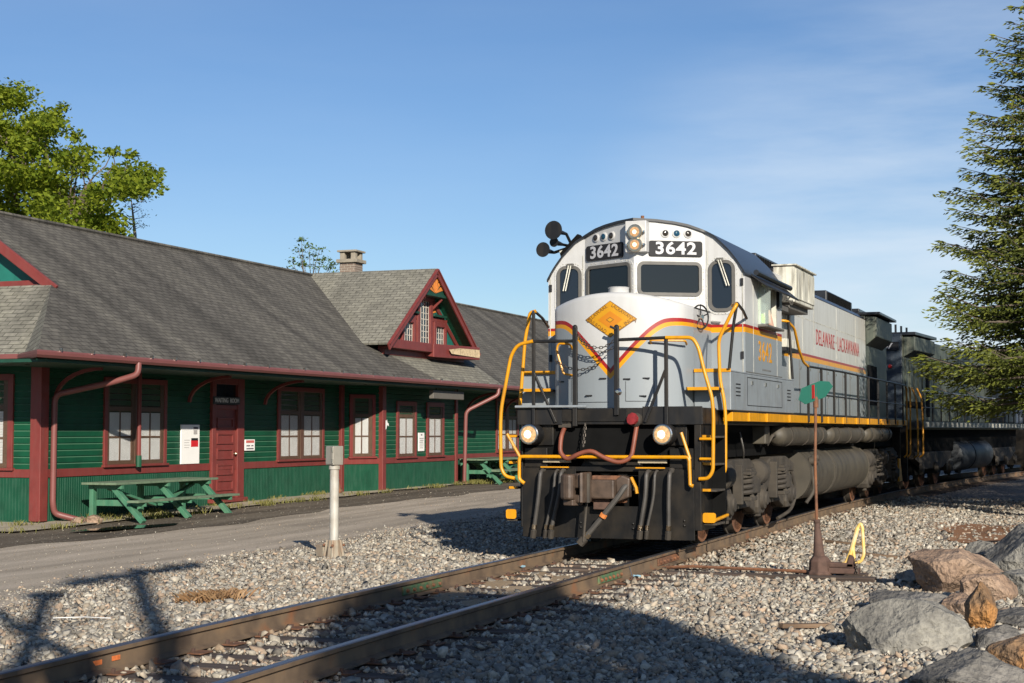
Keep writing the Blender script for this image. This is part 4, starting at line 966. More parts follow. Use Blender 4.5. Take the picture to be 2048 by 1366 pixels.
hose([(.34, -.02, .80), (.30, -.16, .84), (.22, -.2, .70), (-.05, -.24, .36), (-.27, -.26, .10)], .036, 'rubber')
MB().tube([(.04, -.25, .47), (.015, -.25, .43)], .047, 8).build('hose_band', mat('orange_band', (.6, .2, .05), .5), lo, smooth=True)
# multiple unit cable
mu = empty_part('jumper_cable', lo)
tube([(-.58, .1, 1.62), (-.60, -.06, 1.45), (-.60, -.10, 1.24), (-.50, -.12, 1.15), (-.30, -.14, 1.24), (-.16, -.14, 1.27), (.0, -.13, 1.18), (.20, -.12, 1.11), (.36, -.10, 1.18), (.39, -.06, 1.42), (.40, .0, 1.58)], .030, 10, .2).build('cable', 'redhose', mu, smooth=True)
MB().lathe([(0, .075), (.05, .085), (.12, .085), (.14, .06)], (.40, .06, 1.68), (-.1, -1, -.25), 14).build('plug_housing', 'grime', mu, smooth=True)
MB().lathe([(0, .072), (.05, .08), (.06, .02)], (.385, -.07, 1.665), (-.35, -1, .25), 9).build('plug_cover', mat('dusty_red_cap', (.24, .02, .022), .6, var=.3, scale=20), mu, smooth=True)
MB().box(-.66, -.46, .0, .1, 1.56, 1.66).build('receptacle', 'grime', mu, bevel=.01)
def chain(name, pts, par, link=.045, r_=.006):
    mb = MB(); P = [Vector(p) for p in pts]; L = [0]
    for a, b_ in zip(P, P[1:]): L.append(L[-1]+(b_-a).length)
    def at(s_):
        for i in range(len(L)-1):
            if s_ <= L[i+1]: t = (s_-L[i])/(L[i+1]-L[i]); return P[i].lerp(P[i+1], t)
        return P[-1]
    n_ = int(L[-1]/link)
    for i in range(n_):
        a = at(i*link-.006); b_ = at((i+1)*link+.006); d = (b_-a).normalized(); sd = d.cross(Vector((0, 1, 0)) if i % 2 else Vector((1, 0, .3))).normalized()*.014
        mb.tube([a, a+sd+d*.01, b_+sd-d*.01, b_, b_-sd-d*.01, a-sd+d*.01, a], r_, 5, False)
    return mb.build(name, 'chain', par, fix=False)
chain('safety_chain', [(-.27, -.05, 1.62), (-.275, -.08, 1.45), (-.28, -.12, 1.28)], lo)
def sag(p, q, d, n=14):
    p = Vector(p); q = Vector(q); return [p.lerp(q, i/n)-Vector((0, 0, d*4*(i/n)*(1-i/n))) for i in range(n+1)]
chain('gate_chain', sag((-.41, -.03, 2.80), (.14, -.03, 2.70), .16), lo, r_=.0055); chain('gate_chain', sag((-.41, -.03, 2.78), (.14, -.03, 2.62), .16), lo, r_=.0055)
chain('gate_chain', sag((-.75, .12, 2.45), (-.1, .12, 2.42), .12), lo, r_=.0055)
# ditch lights
for u in (-.985, .80):
    d = empty_part('ditch_light', lo)
    MB().box(u-.02, u+.24, .06, .16, 1.33, 1.62).build('bracket', 'pilot', d, bevel=.01)
    MB().lathe([(0, .08), (.04, .135), (.20, .135), (.235, .12)], (u, .06, 1.475), (-.05, -1, 0), 24).build('housing', 'black', d, smooth=True)
    MB().lathe([(.0, .128), (.02, .132), (.03, .12)], (u-.011, -.165, 1.475), (-.05, -1, 0), 24).build('bezel', 'chrome', d, smooth=True)
    MB().lathe([(0, .115), (.012, .09), (.018, .03), (.02, .001)], (u-.012, -.19, 1.475), (-.05, -1, 0), 24).build('lens', 'lamp', d, smooth=True)
    MB().sphere((u-.02, -.205, 1.475), .055, 12, (1, .3, 1)).build('bulb', 'hot', d, smooth=True)
# uncoupling lever
ul = empty_part('uncoupling_lever', lo)
tube([(-1.09, -.1, .84), (-1.16, -.1, .89), (-1.16, -.1, 1.187), (-1.05, -.1, 1.187), (.99, -.1, 1.19), (1.11, -.1, 1.19), (1.12, -.1, .845), (1.16, -.1, .83)], .023, 8, .05).build('cut_bar', 'yellow', ul, smooth=True)
MB().tube([(-1.33, -.1, 1.48), (-1.15, -.1, 1.18)], .02, 8).build('lever_handle', 'yellow', ul); MB().tube([(1.01, -.1, 1.50), (1.12, -.1, 1.17)], .02, 8).build('lever_handle', 'yellow', ul)
for u in (-.66, .62):
    MB().box(u-.2, u+.18, -.03, .0, 1.11, 1.15).build('hanger_plate', mat('dusty_ledge', (.34, .29, .2), .8), ul, bevel=.004)
    MB().box(u-.22, u+.16, -.06, -.03, 1.045, 1.06).build('tread_edge', 'yellow', ul)
# --- nose
NT = [(-.95, 1.75)]
def nv(u): a = abs(u); return .17+.36*(a/.9)**2.2 + (0 if a < .86 else .22*((a-.86)/.09)**2)
def nzt(u): return 3.325-.14*(abs(u)/.85)**2.0
us = [-.95, -.945, -.935, -.915, -.89, -.86]+list(np.linspace(-.82, .82, 35))+[.86, .89, .915, .935, .945, .95]
rows = [1.815]+list(np.linspace(1.95, 2.95, 8))
def npt(i, j):
    u = us[i]; v = nv(u); zt = nzt(u); m_ = len(rows)
    if j < m_: return (u, v, rows[j])
    q = j-m_; rr = .07
    if q < 6: a = math.pi/2*q/5; return (u, v+rr*(1-math.cos(a)), zt-rr+rr*math.sin(a))
    t = (q-5)/5; return (u, v+rr+(1.78-v-rr)*t, zt)
nb = MB().grid(npt, len(us), len(rows)+11)
for s in (-.95, .95):
    v0 = nv(.95); nb.grid(lambda i, j, s=s, v0=v0: (s, v0+(1.78-v0)*i/4, 1.815+(nzt(.95)-.02-1.815)*j/4), 5, 5)
nose = nb.build('nose', M['nose'], lo, smooth=True)
# shift the stripe curves to the nose: emblem laid on its curved front
def on_nose(u, z, d): return (u, nv(u)-.004-d, z)
def quadpatch(name, poly, d, m_, par, n=14):
    """diamond cut into strips so that it follows the curve"""
    (a, c), (t, bz) = poly
    mb = MB()
    def P(i, j):
        u = a+(c-a)*i/n; k = 1-abs(2*i/n-1); zc = (t+bz)/2; h = (t-bz)/2*k; return on_nose(u, zc-h+2*h*j/2, d)
    mb.grid(P, n+1, 3); return mb.build(name, m_, par, fix=False)
em = empty_part('emblem', lo)
quadpatch('border', ((-.352, .352), (3.21, 2.728)), .0015, 'emblem_ink', em); quadpatch('field', ((-.337, .337), (3.20, 2.738)), .004, 'emblem', em)
quadpatch('core_diamond', ((-.17, .17), (3.075, 2.845)), .0055, 'emblem_core', em); quadpatch('badge', ((-.055, .055), (2.997, 2.923)), .007, 'emblem_ink', em); quadpatch('badge_field', ((-.04, .04), (2.987, 2.933)), .008, 'emblem', em)
sl2 = (3.21-2.969)/.352
for txt, cu, cz, ang in (('DELAWARE', -.185, 3.045, 34.3), ('LACKAWANNA', .185, 3.045, -34.3), ('RAILROAD', -.185, 2.89, -34.3), ('CO., INC.', .185, 2.89, 34.3)):
    ca_, sa_ = math.cos(R(ang)), math.sin(R(ang))
    text_mesh(txt, .070, lambda x, y, d, ca_=ca_, sa_=sa_, cu=cu, cz=cz: on_nose(cu+x*ca_-y*sa_, cz+x*sa_+y*ca_, .006+d), 'emblem_ink', 'lettering', em, extrude=.001, sx=.78 if len(txt) > 9 else .95)
MB().lathe([(0, .14), (.10, .135), (.115, .145), (.125, .12), (.125, .0)], (-.02, .62, 3.30), (0, 0, 1), 24).build('nose_vent', 'white', lo, smooth=True)
# door lines, latches and grab irons on the nose
ln = empty_part('nose_doors', lo)
for (a, b_, c, d) in ((.20, .205, 1.90, 2.16), (-.58, -.575, 1.90, 2.2), (.55, .555, 1.90, 2.16)):
    MB().add([on_nose(a, c, .002), on_nose(b_, c, .002), on_nose(b_, d, .002), on_nose(a, d, .002)], [(0, 1, 2, 3)]).build('door_seam', 'board', ln)
for (a, b_, z) in ((-.55, -.02, 1.89), (.205, .55, 1.90)):
    mb = MB().grid(lambda i, j, a=a, b_=b_, z=z: on_nose(a+(b_-a)*i/8, z+.006*j, .002), 9, 2); mb.build('door_seam', 'board', ln, fix=False)
for (u, z) in ((-.74, 2.17), (-.10, 2.20), (.22, 2.19), (.46, 2.20), (-.3, 1.98), (.42, 1.97)):
    p = on_nose(u, z, 0); MB().box(p[0]-.045, p[0]+.045, p[1]-.018, p[1]+.004, z-.008, z+.008).build('latch', 'board', ln)
def grab(pts, m_='yellow', r_=.014, name='grab_iron', par=None): return tube(pts, r_, 8, .04).build(name, m_, par or lo, smooth=True)
grab([(.52, nv(.52)-.0, 2.65), (.52, nv(.52)-.08, 2.685), (.95, nv(.85)-.12, 2.68), (.93, nv(.85)+.02, 2.64)])
grab([(-.56, nv(.56), 2.60), (-.57, .22, 2.66), (-.74, .24, 2.67), (-.76, .24, 2.58), (-.66, .22, 2.27), (-.56, nv(.56), 2.25)])
# front battery boxes beside the nose and their steps
for s in (-1, 1):
    bx_ = empty_part('battery_box', lo); a, b_ = sorted((s*.96, s*1.45))
    MB().box(a, b_, .76, 5.1, 1.79, 2.29).build('box', 'grey', bx_, bevel=.012)
    MB().box(a, b_, .752, .776, 2.285, 2.332).build('yellow_edge', 'yellow', bx_, bevel=.004)
    MB().box(a, b_, .776, 5.1, 2.292, 2.31).build('lid', 'grey', bx_, bevel=.004)
    a2, b2 = sorted((s*.93, s*1.36)); MB().box(a2, b2, .48, .76, 2.05, 2.075).build('step_tread', 'black', bx_); MB().box(a2, b2, .465, .482, 2.045, 2.085).build('step_edge', 'yellow', bx_)
    if s > 0:
        for v0 in (1.05, 4.55):
            for k in range(4): MB().box(1.448, 1.456, v0, v0+.26, 1.98+.05*k, 1.995+.05*k).build('louvre', 'board', bx_)
        for (v0, v1) in ((1.75, 4.15),):
            mb = MB()
            for (p, q, r_, t) in ((v0, v1, 2.24, 2.25), (v0, v1, 1.86, 1.87), (v0, v0+.015, 1.86, 2.25), (v1-.015, v1, 1.86, 2.25)): mb.box(1.447, 1.453, p, q, r_, t)
            mb.build('door_outline', 'board', bx_)
        for v0 in (2.0, 2.9, 3.8): MB().box(1.448, 1.468, v0, v0+.05, 2.15, 2.2).build('latch', 'chrome', bx_)
# --- cab
ZR = [(0, 4.415), (.27, 4.405), (.5, 4.378), (.67, 4.342), (.86, 4.27), (1.0, 4.19), (1.09, 4.10), (1.2, 3.99), (1.3, 3.86), (1.36, 3.77), (1.42, 3.66)]
def zr(u):
    u = abs(u)
    for (a, z0), (b_, z1) in zip(ZR, ZR[1:]):
        if u <= b_: return z0+(z1-z0)*(u-a)/(b_-a)
    return ZR[-1][1]
def cv(u):
    a = abs(u)
    return 1.78 if a > .87 else 1.78-.51*(.87-a)/.87
cu_ = sorted(set([s*a for a in [x for x, _ in ZR]+[.87, .75, .4, .17, .57] for s in (-1, 1)]))
body = MB(); body.grid(lambda i, j: (cu_[i], cv(cu_[i]), 1.80+(zr(cu_[i])-.012-1.80)*j/3), len(cu_), 4)
body.grid(lambda i, j: (cu_[i], 4.33, 1.80+(zr(cu_[i])-.03-1.80)*j/3), len(cu_), 4)
for s in (-1, 1):
    a = 1.42*s
    for (v0, v1, z0, z1) in ((1.78, 2.66, 1.80, 3.66), (3.74, 4.33, 1.80, 3.66), (2.66, 3.74, 1.80, 3.02), (2.66, 3.74, 3.63, 3.66)):
        body.add([(a, v0, z0), (a, v1, z0), (a, v1, z1), (a, v0, z1)], [(0, 1, 2, 3)])
cab = body.build('cab', M['cab'], lo)
MB().box(-1.36, 1.36, 1.95, 4.28, 2.2, 2.35).build('cab_floor', 'deep', lo)
MB().box(-.6, .5, 4.18, 4.27, 2.35, 3.9).build('cab_bulkhead', mat('cab_interior', (.12, .14, .12), .7), lo)
# roof shell
ru = [x/30*1.432 for x in range(-30, 31)]
def zro(u): return zr(u/1.008)+.014
mbr = MB()
for vv, dz in ((None, 0), (4.47, 0)):
    for u in ru: mbr.v.append((u, (cv(u/1.02)-.035) if vv is None else vv, zro(u)))
k = len(ru)
for vv in (None, 4.47):
    for u in ru: mbr.v.append((u, (cv(u/1.02)-.035) if vv is None else vv, zro(u)-.035))
for i in range(k-1):
    mbr.f += [(i, i+1, k+i+1, k+i), (2*k+i, 3*k+i, 3*k+i+1, 2*k+i+1), (i, 2*k+i, 2*k+i+1, i+1), (k+i, k+i+1, 3*k+i+1, 3*k+i)]
mbr.f += [(0, k, 3*k, 2*k), (k-1, 3*k-1, 4*k-1, 2*k-1)]
mbr.build('cab_roof', 'roofblack', lo, smooth=True)
for s in (1,):
    vz = empty_part('side_visor', lo)
    MB().add([(s*1.44, 2.1, 3.66), (s*1.44, 4.5, 3.66), (s*1.66, 4.45, 3.48), (s*1.62, 2.3, 3.52), (s*1.44, 2.1, 3.69), (s*1.44, 4.5, 3.69), (s*1.66, 4.45, 3.505), (s*1.62, 2.3, 3.545)],
             [(0, 1, 2, 3), (7, 6, 5, 4), (3, 2, 6, 7), (0, 3, 7, 4), (1, 5, 6, 2)]).build('awning', 'black', vz)
    MB().tube([(s*1.5, 2.15, 3.71), (s*1.53, 4.45, 3.68)], .04, 8).build('roll', 'roofblack', vz)
# cab windows: gasket ring + pane on the angled front
VR = Vector((.87, .51, 0)).normalized(); VL = Vector((-.87, .51, 0)).normalized()
def front(s): e = VR if s > 0 else VL; n_ = Vector((e.y*s, -e.x*s, 0)) if s > 0 else Vector((e.y, -e.x, 0))*1; n_ = Vector((s*.51, -.87, 0)).normalized(); return frame_at((0, 1.27, 0), e, (0, 0, 1), n_)
def win(F, cx_, cz_, w, h, r_, m_='glass', name='cab_window', t=.035, rivets=True):
    wn_ = empty_part(name, lo); G = lambda a, c, d: F(a+cx_, c+cz_, d)
    ring(MB(), G, w+.15, h+.15, r_+.06, .075, .001, .008).build('flange', 'white', wn_)
    ring(MB(), G, w+2*t, h+2*t, r_+.02, t+.01, .008, .03).build('gasket', 'gasket', wn_, smooth=True)
    plate(MB(), G, rrect(w, h, r_, 6), .002, .009).build('pane', m_, wn_)
    if rivets:
        mb = MB()
        for a, c in rrect(w+.12, h+.12, r_+.05, 3)+[(x*w/5, s_*(h/2+.06)) for x in (-1.6, -.8, 0, .8, 1.6) for s_ in (-1, 1)]+[(s_*(w/2+.06), x*h/4) for x in (-1, 0, 1) for s_ in (-1, 1)]:
            p = G(a, c, .009); mb.sphere(p, .008, 6)
        o_ = mb.build('rivets', 'oldwhite', wn_, fix=False); o_['kind'] = 'stuff'
    return wn_
for s in (-1, 1):
    win(front(s), .50, 3.60, .84, .40, .07)
Fd = frame_at((0, 1.78, 0), (1, 0, 0), (0, 0, 1), (0, -1, 0))
win(Fd, 1.105, 3.505, .30, .64, .11, 'glassblue'); win(Fd, -1.10, 3.505, .30, .64, .11, 'glassblue')
# doors in the outer front walls
for s in (-1, 1):
    mb = MB()
    for (a, b_, c, d) in ((.895, .905, 2.31, 4.0), (1.385, 1.393, 2.31, 3.70)):
        u0, u1 = sorted((s*a, s*b_)); mb.box(u0, u1, 1.771, 1.777, c, d)
    mb.build('door_seam', 'oldwhite', lo)
    for z in (3.55, 2.55): MB().box(*sorted((s*1.365, s*1.40)), 1.755, 1.777, z-.05, z+.05).build('door_hinge', 'board', lo)
    MB().bar((s*.94, 1.74, 3.02), (s*1.09, 1.74, 3.0), .02, .02).build('door_handle', 'chrome', lo)
# number boards and class lights
for s in (-1, 1):
    F = front(s); nbd = empty_part('number_board', lo); G = lambda a, c, d, F=F: F(a+.585, c+4.015, d)
    plate(MB(), G, rrect(.76, .215, .035, 4), .0, .022).build('board', 'board', nbd, bevel=.004)
    sg = s
    text_mesh('3642', .232, lambda x, y, d, G=G, sg=sg: G(x*sg, y-.002, .0225+d), 'digit', 'digits', nbd, sx=1.2, bold=.006, extrude=.002, space=1.08)
    for k, (a, m_) in enumerate(((.44, 'smokelens'), (.60, 'bluelens'), (.765, 'smokelens'))):
        c_ = empty_part('class_light', lo); p = F(a, 4.228, 0); n_ = Vector((s*.51, -.87, 0))
        MB().lathe([(-.01, .062), (.012, .062), (.02, .05)], p, n_, 18).build('rim', 'white', c_, smooth=True); MB().lathe([(0, .045), (.022, .043), (.03, .02), (.032, .001)], p, n_, 16).build('lens', m_, c_, smooth=True)
# headlight housing
hh = empty_part('headlight', lo)
plate(MB(), frame_at((0, 1.2, 0), (1, 0, 0), (0, 0, 1), (0, -1, 0)), [(-.11, 3.955), (.19, 3.955), (.19, 4.385), (-.11, 4.385)], -.25, -.02).build('housing', 'white', hh, bevel=.012)
for z in (4.225, 4.05):
    lh = Vector((.042, 1.22, z)); MB().lathe([(0, .10), (.05, .105), (.06, .095)], lh, (0, -1, 0), 20).build('bezel', 'brass', hh, smooth=True)
    MB().lathe([(.055, .088), (.062, .06), (.066, .001)], lh, (0, -1, 0), 20).build('lens', 'lamp_dim', hh, smooth=True)
    MB().sphere((lh.x, lh.y-.066, lh.z), .03, 12, (1, .3, 1)).build('bulb', 'hot', hh, smooth=True)
    for a in (-.115, .13): MB().box(lh.x+a-.012, lh.x+a+.012, 1.15, 1.2, z-.012, z+.012).build('clamp', 'chrome', hh)
MB().tube([(.03, 1.6, 4.40), (.03, 1.6, 4.50)], .025, 8).build('antenna', 'rust', lo)
# wipers
for s, u in ((1, 1.08), (-1, -1.08)):
    wp = empty_part('wiper', lo); MB().box(u-.05, u+.05, 1.73, 1.77, 3.84, 3.89).build('motor', 'gasket', wp, bevel=.006)
    for k in (0, .035): MB().tube([(u-.02+k, 1.73, 3.86), (u+.10*s*(1 if s > 0 else 1)+k, 1.725, 3.50)], .009, 6).build('arm', 'oldwhite', wp)
# handbrake wheel
hb = empty_part('handbrake_wheel', lo); c0 = Vector((.98, 1.05, 3.03)); ax = Vector((.9, -.45, 0)).normalized(); e1 = Vector((0, 0, 1)); e2 = ax.cross(e1)
MB().tube([c0+(e1*math.cos(t)+e2*math.sin(t))*.16 for t in np.linspace(0, 2*math.pi, 25)], .012, 6, False).build('rim', 'board', hb, smooth=True)
mb = MB()
for k in range(5): t = 2*math.pi*k/5; mb.tube([c0, c0+(e1*math.cos(t)+e2*math.sin(t))*.155], .009, 6)
mb.build('spokes', 'board', hb); MB().tube([c0-ax*.15, c0+ax*.04], .03, 8).build('hub', 'chrome', hb)
# side window with sliding glass, deflector and the driver behind it
for s in (-1, 1):
    sw = empty_part('side_window', lo); F = frame_at((s*1.42, 3.2, 3.325), (0, 1, 0), (0, 0, 1), (s, 0, 0))
    ring(MB(), F, 1.12, .65, .03, .05, -.03, .035, 2).build('frame', 'oldwhite', sw, bevel=.004)
    plate(MB(), F, [(-.52, -.30), (.02, -.30), (.02, .30), (-.52, .30)], -.02, -.012).build('sliding_glass', 'clear', sw)
    MB().box(*sorted((s*1.40, s*1.44)), 3.22, 3.26, 3.02, 3.63).build('centre_post', 'chrome', sw)
    MB().box(*sorted((s*1.40, s*1.56)), 2.60, 3.82, 2.985, 3.02).build('arm_rest', 'gasket', sw, bevel=.01)
    MB().box(*sorted((s*1.43, s*1.60)), 2.61, 2.64, 3.03, 3.55).build('wind_deflector', 'clear', sw)
    MB().box(*sorted((s*1.425, s*1.47)), 3.92, 4.12, 3.35, 3.60).build('sun_flap', 'roofblack', sw)
# cab side number
text_mesh('3642', .40, lambda x, y, d: (1.421+d, 3.10+x, 2.635+y), 'yellow', 'cab_number', lo, sx=1.1, bold=.004, extrude=.002, space=1.12)
text_mesh('BUILT 1968', .055, lambda x, y, d: (1.421+d, 3.2+x, 2.39+y), 'board', 'small_lettering', lo, extrude=.001) if False else None
for k in range(7): MB().box(1.42, 1.4225, 2.9+.09*k, 2.95+.09*k, 2.375, 2.40).build('small_print', 'gasket', lo)
sm_ = empty_part('body_seams', lo)
for v in (2.3, 3.95): MB().box(1.4195, 1.4225, v, v+.012, 2.32, 3.62).build('seam', 'oldwhite', sm_)
MB().box(1.4195, 1.4225, 1.8, 4.32, 2.318, 2.332).build('seam', 'gasket', sm_)
for v in (8.6, 9.75, 12.3, 14.8): MB().box(.9495, .953, v, v+.012, 2.95, 3.95).build('seam', 'oldwhite', sm_)
for z in (3.52,): MB().box(.9495, .953, 7.4, 16.2, z, z+.012).build('seam', 'oldwhite', sm_)
# horns
hn = empty_part('horn', lo)
MB().bar((-1.02, 2.1, 4.15), (-1.33, 2.1, 4.06), .16, .10).build('bracket', 'oldwhite', hn, bevel=.01)
MB().bar((-1.00, 2.05, 4.30), (-1.28, 2.05, 4.02), .14, .14).build('manifold', 'deep', hn, bevel=.02)
for (u, v, z, r_, Lh) in ((-1.32, 1.72, 4.375, .135, .42), (-1.50, 1.78, 4.11, .108, .36), (-1.36, 1.86, 4.22, .07, .28)):
    h = empty_part('trumpet', hn); d = Vector((-.12, -1, .02)).normalized(); p = Vector((u, v, z))
    MB().lathe([(-Lh, .02), (-Lh*.5, .035), (-Lh*.25, r_*.5), (-Lh*.10, r_*.78), (0, r_), (.008, r_), (-.02, r_*.85), (-Lh*.2, r_*.4), (-Lh*.3, .01)], p, d, 22).build('bell', 'black', h, smooth=True)
    MB().tube([p-d*Lh, Vector((-1.15, 2.05, 4.17))], .022, 6).build('throat', 'deep', h)
# --- hood
hd = MB(); HU = .95
def hz(u): return 4.0+.16*(1-(u/HU)**2)**.5 if abs(u) < HU else 4.0
hu = list(np.linspace(-HU, HU, 17))
hd.grid(lambda i, j: ((hu[i]), (4.34, 16.25)[j], hz(hu[i])), 17, 2)
for s in (-1, 1): hd.grid(lambda i, j, s=s: (s*HU, 4.34+(16.25-4.34)*i/12, 1.79+(4.0-1.79)*j/6), 13, 7)
hood = hd.build('hood', M['hood'], lo)
MB().grid(lambda i, j: (hu[i]*1.012, (4.5, 16.2)[j], hz(hu[i])+.02+(0 if abs(hu[i]) < HU-.01 else -.03)), 17, 2).build('hood_top', 'roofblack', lo, fix=False)
# taller compartment behind the cab
MB().box(.95, 1.38, 4.36, 5.5, 1.8, 2.31).build('rear_battery_box', 'grey', lo, bevel=.01)
ec = empty_part('equipment_box', lo)
MB().box(1.06, 1.40, 5.50, 7.25, 3.56, 4.14).build('box', 'oldwhite', ec, bevel=.015)
MB().box(1.40, 1.418, 5.56, 7.2, 3.62, 4.10).build('side_panel', 'oldwhite', ec, bevel=.006)
MB().box(1.04, 1.44, 5.46, 7.3, 4.14, 4.165).build('lid', 'oldwhite', ec, bevel=.006)
MB().box(.8, 1.06, 5.52, 7.25, 3.56, 4.12).build('dark_cabinet', 'roofblack', ec, bevel=.01); MB().box(.88, 1.30, 5.6, 7.2, 3.47, 3.56).build('tray', 'gasket', ec)
for v in (6.05, 6.65): MB().box(1.416, 1.426, v, v+.02, 3.63, 4.09).build('panel_rib', 'oldwhite', ec)
MB().box(.92, 1.20, 4.50, 5.48, 3.50, 3.98).build('junction_cabinet', 'white', lo, bevel=.01)
mb = MB()
for k in range(6): mb.tube(arc_pts([(1.2+.02*k, 5.4, 3.85-.05*k), (1.3+.03*(k % 3), 5.36+.03*k, 3.75-.05*k), (1.22+.03*k, 5.44, 3.58)], .05, 3), .014, 5)
mb.build('pipework', 'gasket', lo); MB().box(.95, 1.3, 4.4, 5.5, 3.40, 3.47).build('drip_tray', 'gasket', lo)
MB().box(.94, 1.02, 4.5, 6.9, 3.98, 4.02).build('red_edge', 'red', lo)
MB().box(-.75, .62, 6.3, 8.3, 4.02, 4.46).build('brake_hatch', 'roofblack', lo, bevel=.02); MB().box(-.8, .5, 8.3, 9.2, 4.02, 4.36).build('intake_hatch', 'roofblack', lo, bevel=.02)
mb = MB()
for k in range(9): mb.box(.62, .632, 6.4+.2*k, 6.5+.2*k, 4.14, 4.42)
mb.build('hatch_grille', 'deep', lo)
MB().lathe([(0, .16), (.12, .16), (.13, .13)], (.5, 11.9, 4.1), (0, 0, 1), 16).build('exhaust_stack', 'roofblack', lo, smooth=True)
MB().box(-.7, .72, 12.6, 15.9, 4.02, 4.36).build('dynamic_brake_hatch', 'roofblack', lo, bevel=.03)
mb = MB()
for k in range(18): mb.box(.722, .732, 12.7+.17*k, 12.78+.17*k, 4.1, 4.33)
mb.build('hatch_grille', 'deep', lo)
# electrical cabinet doors, seams and piping on the hood side
hs_ = empty_part('hood_doors', lo)
for v in (5.55, 7.3, 8.25, 9.2, 10.15, 11.1, 12.05, 13.0, 13.95, 14.9, 15.85):
    MB().box(.951, .956, v, v+.014, 1.83, 2.76 if v > 7 else 3.4).build('door_seam', 'gasket', hs_)
    if v > 7:
        for z in (2.15, 2.6): MB().box(.952, .972, v+.10, v+.13, z, z+.05).build('latch', 'chrome', hs_)
MB().box(.951, .975, 7.28, 7.42, 1.85, 3.5).build('conduit', 'oldwhite', lo, bevel=.006)
MB().tube([(.98, 7.16, 3.5), (.98, 7.16, 2.9), (1.0, 7.3, 2.8)], .02, 6).build('pipe', 'gasket', lo)
MB().box(.95, 1.22, 5.75, 6.55, 2.86, 3.0).build('relay_box', 'oldwhite', lo, bevel=.01); MB().box(.95, 1.24, 5.6, 6.7, 2.80, 2.855).build('box_shelf', 'board', lo)
text_mesh('DELAWARE · LACKAWANNA', .42, lambda x, y, d: (.953+d, 9.95+x, 3.245+y), 'letter', 'lettering', lo, sx=.93, bold=-.002, extrude=.002, align='LEFT', space=1.05)
# radiator section
rs = empty_part('radiator_section', lo)
MB().box(-.95, .95, 16.25, 19.75, 1.79, 4.10).build('casing', 'loco2', rs, bevel=.02)
for s in (-1, 1):
    pr = [(.95*s, 4.10), (1.19*s, 4.06), (1.19*s, 3.62), (.95*s, 3.42)]
    MB().prism(pr, 16.3, 1, 18.95).build('radiator_wing', 'loco2', rs, bevel=.015)
MB().box(-1.28, 1.28, 16.2, 19.1, 4.10, 4.16).build('wing_lid', 'roofblack', rs, bevel=.01)
MB().box(-.8, .8, 16.4, 19.0, 4.16, 4.26).build('fan_hatch', 'roofblack', rs, bevel=.02)
MB().box(.951, .958, 16.5, 18.0, 2.1, 3.0).build('grille_opening', 'deep', rs)
